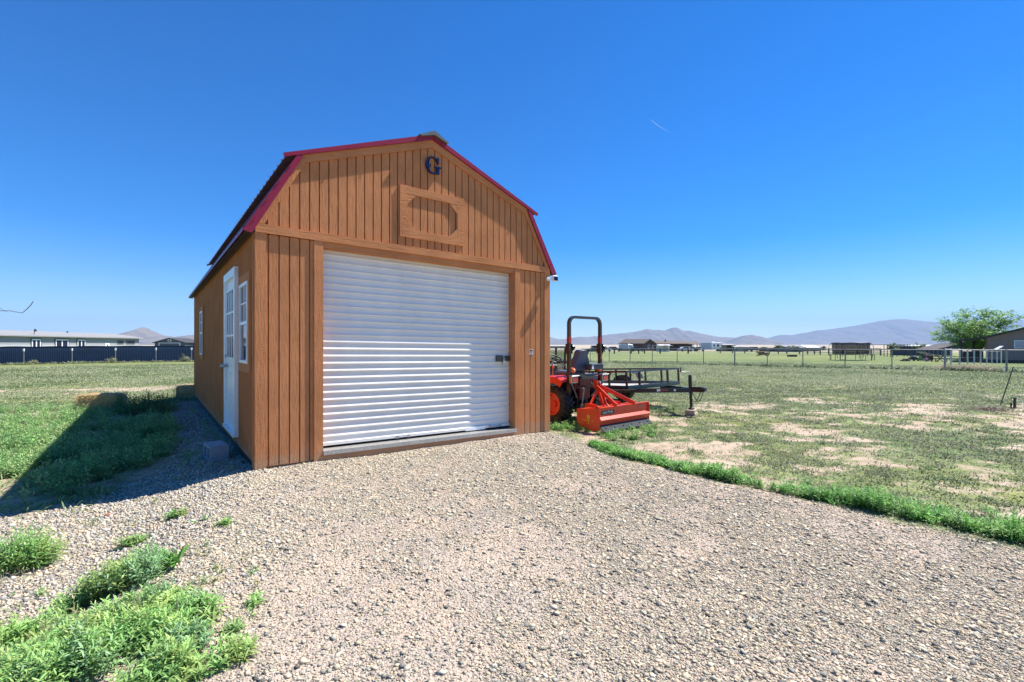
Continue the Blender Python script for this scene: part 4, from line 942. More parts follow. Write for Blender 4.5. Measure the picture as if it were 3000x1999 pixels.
def cluster(x, y, rx, ry, n, h, r, ns, rr): return [(x + rr.normal(0, .42) * rx, y + rr.normal(0, .42) * ry, h * rr.uniform(.6, 1.15), r * rr.uniform(.8, 1.2), ns) for _ in range(n)]
rw = np.random.default_rng(5)
FG = "bushy weeds in the left foreground"
p = G(85, 1665, GZ); weed("weed_clump", cluster(p.x - .02, p.y, .17, .12, 13, .27, .14, 20, rw), "tall cone-shaped bushy weed at the left edge, below the shed's shadow", "weed", 31, group=FG)
p = G(375, 1760, GZ); weed("weed_clump", cluster(p.x, p.y, .19, .17, 20, .18, .13, 20, rw) + cluster(p.x - .16, p.y - .14, .12, .10, 7, .11, .10, 14, rw), "medium bushy weed patch in the middle of the left gravel", "weed", 32, group=FG)
pl = []
for (a, b, n, h) in ((60, 1960, 9, .13), (220, 1930, 9, .12), (400, 1950, 9, .13), (540, 1960, 7, .12), (560, 1880, 6, .10), (470, 1850, 6, .11), (330, 1870, 6, .09), (170, 1860, 6, .09), (40, 1850, 6, .10), (250, 2040, 8, .14), (480, 2060, 8, .14), (60, 2060, 8, .14), (620, 2020, 3, .08)):
    q = G(a, b + 40, GZ); pl += cluster(q.x, q.y, .13, .10, int(n * 1.45), h * rw.uniform(.85, 1.4), .10, 15, rw)
weed("weed_clump", pl, "widest mass of leafy weeds filling the bottom left corner", "weed", 33, group=FG)
p = G(520, 1552, GZ); weed("weed_clump", cluster(p.x, p.y, .07, .03, 3, .06, .06, 10, rw), "small feathery weed tuft on gravel, nearest the shed's shadow edge", "weed", 34, group=FG)
p = G(400, 1612, GZ); weed("weed_clump", cluster(p.x, p.y, .10, .04, 4, .07, .06, 9, rw), "low sparse weeds just above the medium weed patch", "weed", 35, group=FG)
p = G(655, 1605, GZ); weed("weed_clump", cluster(p.x, p.y, .05, .03, 2, .05, .05, 6, rw), "thin sprawling weed beside a broad-leaved sprout", "weed", 36, group=FG)
for (a, b, sx, lb) in ((750, 1825, .05, "lone small weed on the driveway gravel, right of the big mass"), (680, 1915, .05, "spiky weed rosette at the right edge of the big mass")):
    p = G(a, b + 15, GZ + .05); weed("weed_clump", [(p.x, p.y, .05, sx, 9)], lb, "weed", a, group=FG)
def dock(px, py, h, n, label, seed):
    rr = np.random.default_rng(seed); p = G(px, py, GZ); z = Hf(p.x, p.y); m = n
    base = np.tile([p.x, p.y, z], (m, 1)) + rr.normal(0, .012, (m, 3)) * [1, 1, 0]
    V_, F_, C_ = leaves(base, rr.uniform(0, 2 * PI, m), rr.uniform(.6, 1.35, m), rr.uniform(.7, 1.1, m) * h, np.full(m, h * .22), rr.uniform(.2, .9, m), np.array([.10, .26, .04]) * rr.uniform(.7, 1.3, (m, 1)), rr)
    return tag(np_mesh("dock_plant", V_, F_, C_, M_leaf), label, "weed")
dock(508, 1735, .15, 11, "upright broad-leaved plant between the medium weed patch and the driveway", 3)
dock(592, 1590, .08, 6, "small broad-leaved sprout on gravel with one bright leaf", 8)
# sparse sprigs thinning out into the gravel around the clumps
pl = []
for _ in range(90):
    a = rw.uniform(-40, 760); b = rw.uniform(1560, 2000); q = G(a, b, GZ)
    if rw.random() < .25 + .75 * sst(fbm(q.x, q.y, 2.5, 3, 52), .4, .6) - .3 * (a > 600): pl.append((q.x, q.y, rw.uniform(.015, .055), rw.uniform(.02, .055), int(rw.uniform(2, 7))))
weed("gravel_seedlings", pl, "tiny scattered seedlings thinning out over the left foreground gravel", "weeds", 55, kind='stuff', per=6, leafL=(.02, .045), leafw=.006, cols=((.20, .34, .12), (.28, .42, .14), (.40, .40, .18)))
# dry blades and stalks mixed into the big clumps
pl = []
for (a, b) in ((85, 1680), (60, 1960), (220, 1940), (400, 1950), (540, 1960), (470, 1870), (375, 1770), (170, 1880)):
    for _ in range(5): q = G(a + rw.uniform(-80, 80), b + rw.uniform(-30, 50), GZ); pl.append((q.x, q.y, rw.uniform(.08, .20), .07, 3))
weed("dry_stalks", pl, "thin straw-coloured stalks standing among the foreground weeds", "weeds", 56, kind='stuff', per=5, leafL=(.02, .05), leafw=.004, cols=((.46, .40, .22), (.38, .36, .18)))
# shaded weeds left of the shed
pl = []
for _ in range(2100):
    a = rw.uniform(0, 510); b = rw.uniform(1195, 1500 - .26 * a); q = G(a, b, GZ); dens = sst(fbm(q.x, q.y, 1.6, 3, 14), .38, .50)
    ga, gb = gravel_mask(np.array([q.x]), np.array([q.y]))
    if rw.random() < dens * (1 - gb[0] * .85): pl.append((q.x, q.y, rw.uniform(.08, .25), rw.uniform(.07, .15), 10))
weed("shaded_weeds", pl, "leafy weeds growing in the shed's shadow on the left", "weeds", 41, kind='stuff', per=9, leafw=.012, cols=((.20, .38, .12), (.28, .44, .16), (.15, .30, .10), (.33, .44, .18)))
pl = []
for _ in range(60):
    q = G(rw.uniform(345, 490), rw.uniform(1192, 1222), GZ); pl.append((q.x, q.y, rw.uniform(.24, .50), rw.uniform(.10, .18), 9))
weed("dark_shrubby_weeds", pl, "taller dark weeds in shadow against the right end of the long hay bale", "weeds", 42, kind='stuff', per=10, leafL=(.05, .09), leafw=.02, cols=((.07, .16, .05), (.09, .20, .06)))
pl = [(q.x, q.y, rw.uniform(.05, .13), .08, 6) for q in [G(rw.uniform(520, 720), rw.uniform(1190, 1420), GZ) for _ in range(46)] if (q.x - SO.x) * SD.x + (q.y - SO.y) * SD.y < -.08]
weed("gravel_sprigs", pl, "sparse sprigs growing through the shaded gravel by the shed wall", "weeds", 44, kind='stuff', per=7)
# sunlit lush weeds: strip along the driveway's right edge and beside the shed's right corner
pl = []; edge = [(1.12, 6.75), (1.30, 6.15), (1.95, 5.15), (2.80, 4.30), (3.65, 3.30), (4.4, 2.5)]
for k in range(len(edge) - 1):
    a, b = Vector(edge[k]), Vector(edge[k + 1]); d = (b - a); nrm = Vector((-d.y, d.x)).normalized(); nrm = nrm if nrm.x > 0 else -nrm
    for _ in range(int(d.length * 170)):
        wd_ = .11 + .045 * k; o_ = abs(rw.normal(0, wd_)) - .01; tt = rw.random(); q_ = a + d * tt; m_n = float(fbm(np.array([q_.x]), np.array([q_.y]), 2.2, 3, 66)[0])
        if rw.random() > sst(m_n, .28, .50) + .38: continue
        q = a + d * tt + nrm * o_; pl.append((q.x, q.y, rw.uniform(.03, .10 + .03 * k) * (.55 + 1.0 * m_n) * (1 - .3 * min(abs(o_) / .4, 1)), rw.uniform(.05, .11), 9))
weed("driveway_weeds", pl, "bright green bushy weeds in a strip along the driveway's right edge", "weeds", 43, kind='stuff', per=11, leafL=(.030, .06), leafw=.009, cols=((.14, .33, .06), (.20, .42, .09), (.12, .27, .07), (.26, .40, .13)))
pl = []
for _ in range(70):
    q = G(rw.uniform(1612, 1745), rw.uniform(1232, 1266)); pl.append((q.x, q.y, rw.uniform(.06, .16), .08, 8))
for _ in range(90):
    q = G(rw.uniform(1750, 1920), rw.uniform(1242, 1290)); pl.append((q.x, q.y, rw.uniform(.05, .13), .08, 8))
weed("corner_weeds", pl, "green weeds between the shed's right corner and the box blade", "weeds", 45, kind='stuff', per=9, leafL=(.035, .06), leafw=.012, cols=((.12, .30, .05), (.17, .35, .08), (.2, .3, .1)))
pl = []
for _ in range(26):
    q = G(rw.uniform(1900, 2010), rw.uniform(1195, 1215)); pl.append((q.x, q.y, rw.uniform(.08, .18), .10, 7))
weed("trailer_weeds", pl, "dark weeds beneath the trailer tongue", "weeds", 46, kind='stuff', per=8, cols=((.07, .16, .05),))
# low leafy clumps through the right field
pl = []
for _ in range(900):
    x = rw.uniform(1.2, 16); y = rw.uniform(3, 17)
    if abs(x / y) > 1.15: continue
    ga, gb = gravel_mask(np.array([x]), np.array([y])); cvv = cover(np.array([x]), np.array([y]))[0]
    if ga[0] < .1 and rw.random() < .15 + cvv * .5: pl.append((x, y, rw.uniform(.02, .055), rw.uniform(.05, .11), 5))
weed("field_clumps", pl, "low dark green leafy clumps dotted over the bare soil on the right", "weeds", 47, kind='stuff', per=6, leafL=(.025, .05), leafw=.009, cols=((.09, .17, .055), (.13, .21, .08), (.10, .22, .05)))

# ------------------------------------------------------------------ right chain-link fence
FA = Vector((26.9, 25.6)); FB = Vector((9.9, 37.9)); fd = (FB - FA).normalized()
def on_line(px, A_, d_):
    k = (px - 1500) / FPX; t_ = (k * A_.y - A_.x) / (d_.x - k * d_.y); return A_ + d_ * t_
fence = thing("chain_link_fence", "long low chain-link fence with galvanised top rail crossing the right field", "fence")
ppx = [1729, 1785, 1846, 1911, 1984, 2061, 2152.5, 2248, 2352, 2476, 2613, 2768, 2949]
FH = 1.20; pts = []
for px in ppx:
    q = on_line(px, FA, fd); pts.append(q); z = Hf(q.x, q.y); f = MB(); r_ = .045 if px in (2768, 2949, 2152.5) else .028
    f.lathe([(z - .1, r_), (z + FH - .02, r_), (z + FH + .02, r_ * 1.2), (z + FH + .05, r_ * .6), (z + FH + .05, 0)], (q.x, q.y, 0), 'z', 10); f.build("fence_post", M_steeld, fence, smooth=True)
q = FA - fd * 8; pts.append(q); z = Hf(q.x, q.y)
f = MB(); f.tube([(q_.x, q_.y, Hf(q_.x, q_.y) + FH) for q_ in pts], .024, 8); f.build("top_rail", M_steeld, fence, smooth=True)
f = MB()
def chain(mb, A_, B_, h, step=.14, th=.004):
    L = (B_ - A_).length; d_ = (B_ - A_) / L; n = int(L / step)
    for k in range(n):
        for s in (0, 1):
            a = A_ + d_ * (k * step); b = A_ + d_ * min(k * step + h, L); za, zb_ = Hf(a.x, a.y), Hf(b.x, b.y)
            hh = min(h, L - k * step); p = (a.x, a.y, za + (0 if s == 0 else h)); q = (b.x, b.y, zb_ + (hh if s == 0 else h - hh)); mb.bar(p, q, th)
chain(f, pts[-1], pts[0], FH); f.build("wire_mesh", M_steeld, fence)
f = MB(); q0 = on_line(1640, FA, fd); f.tube([(p_.x, p_.y, Hf(p_.x, p_.y) + FH - .02) for p_ in (pts[0], on_line(1700, FA, fd), q0)], .006, 6); f.build("tension_wire", M_steeld, fence)
# second fence with close white posts, running away toward the brown house
fence2 = thing("yard_fence", "pale grey post-and-rail fence running away toward the brown house at right", "fence")
pr_ = []
for i, px in enumerate([2770, 2786, 2811.5, 2834.6, 2854, 2873, 2891, 2906, 2921, 2933.5]):
    Y = 33 + i * 1.75; q = W(px, Y); pr_.append(q); f = MB(); f.lathe([(q.z - .1, .05), (q.z + 1.2, .05), (q.z + 1.24, 0)], (q.x, q.y, 0), 'z', 10); f.build("fence_post", mat("pale_post", (.48, .48, .50), .5), fence2, smooth=True)
f = MB(); f.tube([(q.x, q.y, q.z + 1.18) for q in pr_], .03, 8); f.tube([(q.x, q.y, q.z + .55) for q in pr_], .006, 6); f.build("top_rail", M_steeld, fence2)
# weeds and brush along the fence
rr_ = np.random.default_rng(77); pl = []
for _ in range(360):
    q = FA + fd * rr_.uniform(-4, 38) + Vector((fd.y, -fd.x)) * rr_.normal(0, .25) * -1; 
    if fbm(np.array([q.x]), np.array([q.y]), .5, 2, 8)[0] > .42: pl.append((q.x, q.y, rr_.uniform(.06, .20), rr_.uniform(.2, .4), 5))
weed("fence_line_weeds", pl, "dark green weeds along the foot of the chain-link fence", "weeds", 48, kind='stuff', per=6, leafL=(.10, .18), leafw=.05, cols=((.07, .13, .05), (.11, .17, .07)))
pl = [(on_line(rr_.uniform(2780, 2945), FA, fd) + Vector((rr_.normal(0, .3), rr_.uniform(.0, 1.2)))) for _ in range(80)]
weed("dry_brush", [(q.x, q.y, rr_.uniform(.2, .5), .35, 9) for q in pl], "straw-coloured dry brush and tumbleweed against the fence before the brown house", "dry brush", 49, kind='stuff', per=8, leafL=(.10, .2), leafw=.022, cols=((.34, .29, .19), (.40, .33, .24), (.24, .25, .16)))

# ------------------------------------------------------------------ left privacy fence
LA = Vector((-41.1, 40.0)); LB = Vector((-30.1, 44.6)); ld = (LB - LA).normalized()
pf = thing("privacy_fence", "long low fence covered with dark navy screen cloth, far left", "fence")
def screen_mat():
    m = bpy.data.materials.new("screen_cloth"); m.use_nodes = True; nt = m.node_tree; n = nt.nodes; l = nt.links; p = n["Principled BSDF"]; p.inputs["Roughness"].default_value = .7
    nz = n.new("ShaderNodeTexNoise"); nz.inputs["Scale"].default_value = .7; nz.inputs["Detail"].default_value = 4; tc = n.new("ShaderNodeTexCoord"); l.new(tc.outputs["Object"], nz.inputs["Vector"])
    r = ramp(nt, [(.35, (.006, .008, .030)), (.65, (.012, .026, .075))]); l.new(nz.outputs[0], r.inputs[0]); l.new(r.outputs[0], p.inputs["Base Color"]); return m
f = MB(); e0 = LA - ld * 12; e1 = LB + ld * 9; n = 60
for k in range(n):
    a = e0 + (e1 - e0) * k / n; b = e0 + (e1 - e0) * (k + 1) / n; za, zb_ = Hf(a.x, a.y), Hf(b.x, b.y); nx_ = Vector((ld.y, -ld.x)) * .012
    wa, wb = (.02 * math.sin(k * 1.7), .02 * math.sin((k + 1) * 1.7))
    ps = [(a.x - nx_.x, a.y - nx_.y + wa, za - .05), (b.x - nx_.x, b.y - nx_.y + wb, zb_ - .05), (b.x + nx_.x, b.y + nx_.y + wb, zb_ - .05), (a.x + nx_.x, a.y + nx_.y + wa, za - .05)]
    f.add(ps + [(p_[0], p_[1], (za if i in (0, 3) else zb_) + 1.52 + .015 * math.sin(k * 1.3 + (i in (1, 2)) * 1.3)) for i, p_ in enumerate(ps)], [(0, 3, 2, 1), (4, 5, 6, 7), (0, 1, 5, 4), (1, 2, 6, 5), (2, 3, 7, 6), (3, 0, 4, 7)])
f.build("screen_cloth", screen_mat(), pf)
f = MB(); off = Vector((ld.y, -ld.x)) * .06
for zz in [.06 + .085 * k for k in range(16)]:
    for k in range(12):
        a = e0 + (e1 - e0) * k / 12 + off; b = e0 + (e1 - e0) * (k + 1) / 12 + off; f.bar((a.x, a.y, Hf(a.x, a.y) + zz), (b.x, b.y, Hf(b.x, b.y) + zz), .016)
L_ = (e1 - e0).length; k = 0
while k * .12 < L_: a = e0 + ld * k * .12 + off * .8; z = Hf(a.x, a.y); f.bar((a.x, a.y, z), (a.x, a.y, z + 1.36), .010); k += 1
f.build("wire_grid", mat("wire_blue_grey", (.14, .21, .36), .5, .2), pf)
for px in (72, 213, 340, 458, 562, 650):
    q = on_line(px, LA, ld) + off * 2; z = Hf(q.x, q.y); f = MB(); f.bx(q.x - .025, q.x + .025, q.y - .02, q.y + .02, z, z + 1.2); po = f.build("fence_post", M_steeld, pf)
    f = MB(); f.bx(q.x - .05, q.x + .05, q.y - .045, q.y + .025, z + 1.12, z + 1.34); f.build("post_cap", M_white, po)
for i, (px, py, h, lb) in enumerate(((105, 1062, .55, "small pale sage shrub at the foot of the navy fence, left of the others"), (330, 1061, .60, "narrow pale shrub by the middle post of the navy fence"), (548, 1060, .80, "largest pale shrub at the navy fence, next to the shed's rear corner"))):
    q = on_line(px, LA, ld) + off * 6; weed("sage_shrub", [(q.x + rr_.normal(0, .12), q.y, h * rr_.uniform(.6, 1), .3, 12) for _ in range(4)], lb, "shrub", 60 + i, group="pale shrubs along the navy fence", per=9, leafL=(.10, .18), leafw=.05, cols=((.30, .31, .18), (.36, .36, .22)))
pl = [(on_line(rr_.uniform(-20, 640), LA, ld) + off * rr_.uniform(3, 14)) for _ in range(170)]
weed("fence_grass", [(q.x, q.y, rr_.uniform(.05, .22), .35, 5) for q in pl], "pale grass tufts along the foot of the navy fence", "grass", 66, kind='stuff', per=6, leafL=(.10, .18), leafw=.045, cols=((.26, .28, .16), (.20, .24, .13)))

# ------------------------------------------------------------------ manufactured home (far left)
A_ = Vector((-53.9, 50.0)); B_ = Vector((-57.9, 73.7)); hd = (B_ - A_).normalized(); A_ = A_ - hd * 8; hl = (B_ - A_).length; ha = math.atan2(hd.y, hd.x)
home = thing("manufactured_home", "long pale grey single-storey home with light roof behind the navy fence", "house", (A_.x, A_.y, -.55), ha)
# local: x along length, y toward the back (left of x)
M_hw = mat("home_siding", (.26, .27, .29), .6, 0, .05, 1); M_hw2 = mat("home_skirt_band", (.38, .39, .40), .6, 0, .04, 1); M_hroof = mat("home_roof", (.25, .25, .25), .8, 0, .08, 2); M_htrim = mat("home_window_trim", (.12, .13, .12), .6)
f = MB(); f.bx(0, hl, 0, 7.6, -.3, 2.92); f.build("wall", M_hw, home); f = MB(); f.bx(0, hl, -.03, 0, -.3, 1.88); f.build("lower_band", M_hw2, home)
f = MB(); f.prism([(-.45, 2.93), (3.8, 3.56), (8.05, 2.93), (8.05, 2.80), (-.45, 2.80)], lambda u, v: (-.3, u, v), lambda u, v: (hl + .5, u, v)); f.build("roof", M_hroof, home)
def hx(px):  # distance along the home for an image column
    q = on_line(px, A_, hd); return (q - A_).length
def home_window(p0, p1, z0, z1, split=True, tr=.12):
    x0, x1 = hx(p0), hx(p1); f = MB(); f.bx(x0 - tr, x1 + tr, -.07, .0, z1, z1 + tr); f.bx(x0 - tr, x1 + tr, -.07, .0, z0 - tr, z0); f.bx(x0 - tr, x0, -.07, 0, z0, z1); f.bx(x1, x1 + tr, -.07, 0, z0, z1); t_ = f.build("window", M_htrim, home)
    f = MB(); f.bx(x0, x1, -.045, -.031, z0, z1); f.build("pane", M_glass, t_)
    if split:
        xm = (x0 + x1) / 2; f = MB(); f.bx(xm - .08, xm + .08, -.06, -.0455, z0, z1); f.bx(x0, x0 + .12, -.06, -.0455, z0, z1); f.bx(x1 - .12, x1, -.06, -.0455, z0, z1); f.bx(x0 + .12, xm - .08, -.06, -.0455, z1 - .12, z1); f.bx(xm + .08, x1 - .12, -.06, -.0455, z1 - .12, z1); f.build("sash", M_white, t_)
home_window(92, 118, 1.1, 2.52); home_window(162, 199, .5, 2.52); home_window(226, 249, .9, 2.52)
home_window(345, 360, 2.05, 2.40, False); home_window(371, 393, 2.05, 2.42, False)
x0, x1 = hx(307), hx(320); f = MB(); f.bx(x0, x1, -.06, 0, .0, 2.05); dr_ = f.build("door", M_white, home); f = MB(); f.bx(x0 + .35, x1 - .35, -.075, -.061, 1.3, 1.9); f.build("pane", M_glass, dr_)
for i, px in enumerate((25, 192, 277)):
    x = hx(px); f = MB(); f.lathe([(3.4, .07), (3.62, .07), (3.62, .12), (3.66, .12), (3.66, 0)], (x, 3.2, 0), 'z', 10); f.build("roof_vent", M_dark, home)
x = hx(112); f = MB(); f.bar((x, .4, 3.05), (x, .4, 3.4), .04); f.lathe([(0, .2), (.05, .14), (.08, 0)], (x, .3, 3.5), 'y', 16); f.build("satellite_dish", M_dark, home)
# dark gabled garage
q = W(497, 130, None); gar = thing("gable_garage", "dark grey gabled garage with white door frame, far left horizon", "garage", (q.x, q.y, q.z), R(4))
M_gg = mat("dark_siding", (.085, .095, .11), .7); f = MB(); f.bx(-3.9, 3.9, 0, 8, 0, 2.75); f.prism([(-3.9, 2.75), (3.9, 2.75), (0, 3.85)], lambda u, v: (u, 0, v), lambda u, v: (u, 8, v)); f.build("wall", M_gg, gar)
f = MB(); f.prism([(-4.3, 2.62), (0, 3.86), (4.3, 2.62), (4.3, 2.75), (0, 4.0), (-4.3, 2.75)], lambda u, v: (u, -.4, v), lambda u, v: (u, 8.3, v)); f.build("roof", mat("dark_roof", (.05, .05, .055), .8), gar)
f = MB(); f.bx(-2.8, 2.8, -.08, 0, 0, 2.75 - .1); gdo = f.build("garage_door", M_white, gar); f = MB(); f.bx(-2.6, 2.6, -.1, -.081, 0, 2.5); f.build("door_panel", M_gg, gdo)
f = MB(); f.bx(-.45, .45, -.08, 0, 3.0, 3.6); gw = f.build("window", M_white, gar); f = MB(); f.bx(-.28, .28, -.1, -.081, 3.1, 3.48); f.build("pane", M_glass, gw)
q = W(558, 135); lo = thing("low_outbuilding", "low dark outbuilding to the right of the gabled garage", "outbuilding", (q.x, q.y, q.z), 0)
f = MB(); f.bx(-3.2, 5, 0, 5, 0, 2.5); f.build("wall", M_gg, lo); f = MB(); f.bx(-3.5, 5.4, -.4, 5.4, 2.5, 2.75); f.build("roof", mat("dark_roof", (.05, .05, .055), .8), lo); f = MB(); f.bx(-1.2, 1.0, -.05, 0, 1.7, 2.3); f.build("window", M_white, lo)

# ------------------------------------------------------------------ brown house at the right edge
HY = 50.0; hz = Hf(50, 50)
bh = thing("brown_house", "mauve-brown house with dark sloping roof and open porch at the right edge", "house", (50.1, HY, hz), R(-44))
M_bw = mat("house_siding", (.24, .175, .165), .7, 0, .06, 2); M_br = mat("house_roof", (.05, .045, .05), .8)
ex = CAMZ - hz
f = MB(); f.prism([(0, .30), (13, .30), (13, ex + 1.6), (7, ex + 3.0), (0, ex + .72)], lambda u, v: (u, 0, v), lambda u, v: (u, 9, v)); f.build("wall", M_bw, bh)
f = MB()
for k in range(10): zz = .34 + k * .19; f.bx(-.012, 13, -.018, -.0005, zz, zz + .018)
f.build("siding_lap", M_bw, bh)
f = MB(); f.bx(.02, 13, .05, 8.9, -.4, .30); f.build("foundation", mat("dark_foundation", (.03, .03, .035), .8), bh)
f = MB(); f.prism([(-2.25, ex + .42), (-.05, ex + .70), (7, ex + 3.02), (13.4, ex + 1.3), (13.4, ex + 1.48), (7, ex + 3.22), (-.05, ex + .90), (-2.25, ex + .55)], lambda u, v: (u, -.4, v), lambda u, v: (u, 9.4, v)); f.build("roof", M_br, bh)
f = MB(); f.bx(1.9, 3.5, -.08, -.002, ex - .38, ex + .44); bw = f.build("window", M_white, bh); f = MB(); f.bx(1.97, 3.43, -.1, -.081, ex - .31, ex + .37); f.build("pane", mat("blue_reflecting_glass", (.05, .16, .36), .08, spec=1), bw)
for (x, y) in ((-2.1, .1), (-2.1, 3), (-2.1, 6), (-2.1, 8.8), (-1.0, 8.8)):
    f = MB(); f.bx(x - .09, x + .09, y - .09, y + .09, 0, ex + .46); f.build("porch_post", mat("dark_timber", (.045, .032, .028), .7), bh)
f = MB(); f.bx(-2.15, 0, 0, 9, .02, .14); f.build("porch_floor", M_dark, bh)
f = MB(); f.bx(-2.0, -.2, 8.7, 8.8, .14, 1.1); f.build("porch_rail", mat("dark_timber", (.045, .032, .028), .7), bh)
q = W(2933.5, 47.5); sl_ = thing("solar_lamp", "white solar lamp tilted on a thin post before the brown house", "lamp", (q.x, q.y, q.z), 0)
f = MB(); f.lathe([(0, .04), (1.45, .04), (1.45, 0)], (0, 0, 0), 'z', 8); f.build("lamp_post", M_white, sl_); f = MB(); f.bar((-.55, 0, 1.4), (.05, 0, 1.72), .35, .05); f.build("solar_panel", M_white, sl_)

# ------------------------------------------------------------------ trees
def tree(name, x, y, h, wid, label, seed, nlimb=11, dens=1.0, colr=((.19, .40, .05), (.30, .52, .08), (.11, .26, .05)), z0=None, leafs=.11, trunk_h=.22):
    rr = np.random.default_rng(seed); z0 = Hf(x, y) if z0 is None else z0; t = thing(name, label, "tree", (x, y, z0))
    f = MB(); th = h * trunk_h; f.tube([(0, 0, -.1), (.03 * h * .2, 0, th * .5), (0, .02, th)], [.035 * h * .6, .03 * h * .5, .027 * h * .5], 10)
    B_, AZ, EL, L, Wd, DR, CO = [], [], [], [], [], [], []
    for i in range(nlimb):
        a = 2 * PI * i / nlimb * 1.618 * 2 + rr.uniform(-.2, .2); e = rr.uniform(.12, 1.35); ln = h * rr.uniform(.55, .8)
        end = Vector((math.cos(a) * math.cos(e) * wid / 2 * rr.uniform(.75, 1.05), math.sin(a) * math.cos(e) * wid / 2, th + (h - th) * (math.sin(e) * .85 + .08) * rr.uniform(.85, 1.05)))
        st = Vector((0, 0, th * rr.uniform(.75, 1))); mid = st.lerp(end, .5) + Vector((0, 0, h * .06)); P = [st, st.lerp(mid, .5), mid, mid.lerp(end, .5) + Vector((0, 0, h * .015)), end]
        f.tube(P, [.012 * h * .5, .010 * h * .5, .007 * h * .5, .004 * h * .5, .002 * h * .5], 6)
        for k in range(int(30 * dens)):
            u = rr.uniform(.25, 1.0); iu = min(int(u * 4), 3); q = P[iu].lerp(P[iu + 1], u * 4 - iu); a2 = rr.uniform(0, 2 * PI); tl = wid * rr.uniform(.05, .16); e2 = rr.uniform(-.15, .75)
            q2 = q + Vector((math.cos(a2) * math.cos(e2), math.sin(a2) * math.cos(e2), math.sin(e2))) * tl; f.tube([q, q2], .004 * h * .3, 4, cap=False)
            m = 16; tt = rr.uniform(.15, 1.1, m); B_.append(np.array(q)[None] + (np.array(q2) - np.array(q))[None] * tt[:, None] + rr.normal(0, .012 * h, (m, 3))); AZ.append(a2 + rr.choice([-1, 1], m) * rr.uniform(.3, 1.3, m)); EL.append(rr.uniform(-.5, .4, m)); L.append(leafs * h * .4 * rr.uniform(.6, 1.3, m)); Wd.append(leafs * h * .105 * rr.uniform(.7, 1.3, m)); DR.append(rr.uniform(0, .9, m)); CO.append(np.array(colr[rr.integers(0, len(colr))]) * rr.uniform(.75, 1.25, (m, 1)))
    f.build("trunk", M_bark, t); cat = np.concatenate
    V_, F_, C_ = leaves(np.vstack(B_), cat(AZ), cat(EL), cat(L), cat(Wd), cat(DR), np.vstack(CO), rr); o = np_mesh("crown", V_, F_, C_, M_leaf); o.parent = t; return t
TY = 63; tree("leafy_tree", (2862 - 1500) / FPX * TY, TY, ZY(884, TY) + .6, 10.6, "tall airy light green tree rising behind the brown house's porch", 12, nlimb=22, dens=1.5, leafs=.12, trunk_h=.12)
for i, (px, Y, top, wd, lb) in enumerate(((2616, 72, 999, 1.4, "slim young tree inside the pipe pen"), (2693, 80, 1002, 2.4, "small bushy tree left of the long stable roof"), (2280, 150, 1009, 3.0, "sparse treetop behind the rail fence, left of the grey barn"), (2318, 150, 1010, 3.2, "bushy dull green treetop at the grey barn's left end"))):
    q = W(px, Y); tree("small_tree", q.x, q.y, ZY(top, Y) - q.z, wd, lb, 80 + i, nlimb=7, dens=.5, leafs=.22, colr=((.12, .20, .06), (.17, .26, .09)), trunk_h=.35)

# ------------------------------------------------------------------ trampoline
q = W(2492, 57); tr = thing("trampoline", "round trampoline with black safety net standing beyond the fence", "trampoline", (q.x, q.y, q.z))
Rt = 2.05; f = MB(); f.tube([(Rt * math.cos(a), Rt * math.sin(a), .72) for a in [2 * PI * k / 36 for k in range(36)]], .03, 6, closed=True); f.build("frame_ring", M_dark, tr)
f = MB(); f.lathe([(.71, 0), (.70, Rt * .85), (.735, Rt * .86), (.735, Rt)], (0, 0, 0), 'z', 36); f.build("jumping_mat", M_blackp, tr)
for k in range(6):
    a = k * PI / 3 + .3; f = MB(); c_, s_ = math.cos(a), math.sin(a); d_ = .16
    f.tube([((Rt) * math.cos(a - d_), Rt * math.sin(a - d_), .72), (Rt * math.cos(a - d_), Rt * math.sin(a - d_), .04), (Rt * math.cos(a + d_), Rt * math.sin(a + d_), .04), (Rt * math.cos(a + d_), Rt * math.sin(a + d_), .72)], .03, 6); f.build("leg", M_dark, tr)
    f = MB(); f.tube([(Rt * c_, Rt * s_, .3), (Rt * 1.08 * c_, Rt * 1.08 * s_, 1.0), (Rt * 1.07 * c_, Rt * 1.07 * s_, 1.7), (Rt * .93 * c_, Rt * .93 * s_, 2.12)], .025, 6); f.build("net_pole", M_dark, tr)
def net_mat():
    m = bpy.data.materials.new("safety_net"); m.use_nodes = True; nt = m.node_tree; n = nt.nodes; l = nt.links; p = n["Principled BSDF"]; p.inputs["Base Color"].default_value = (.006, .007, .014, 1); p.inputs["Roughness"].default_value = .8
    nz = n.new("ShaderNodeTexNoise"); nz.inputs["Scale"].default_value = 2; r = ramp(nt, [(.3, (.35, .35, .35)), (.7, (.5, .5, .5))]); l.new(nz.outputs[0], r.inputs[0])
    t = n.new("ShaderNodeBsdfTransparent"); mx = n.new("ShaderNodeMixShader"); l.new(r.outputs[0], mx.inputs[0]); l.new(p.outputs[0], mx.inputs[2]); l.new(t.outputs[0], mx.inputs[1])
    l.remove(mx.inputs[0].links[0]); mx.inputs[0].default_value = .46; l.new(mx.outputs[0], n["Material Output"].inputs[0]); return m
f = MB(); f.lathe([(.73, Rt * .88), (2.08, Rt * .93), (2.08, Rt * .935), (.73, Rt * .885)], (0, 0, 0), 'z', 40); f.build("safety_net", net_mat(), tr)
f = MB(); f.tube([(Rt * .93 * math.cos(a), Rt * .93 * math.sin(a), 2.10 + .02 * math.cos(6 * a)) for a in [2 * PI * k / 48 for k in range(48)]], .03, 6, closed=True); f.build("net_rim", M_blackp, tr)
f = MB(); f.bar((Rt, 0, .72), (Rt + .9, 0, .66), .4, .04); f.bar((Rt + .8, 0, 0), (Rt + .8, 0, .66), .06); f.build("step_board", M_steeld, tr)

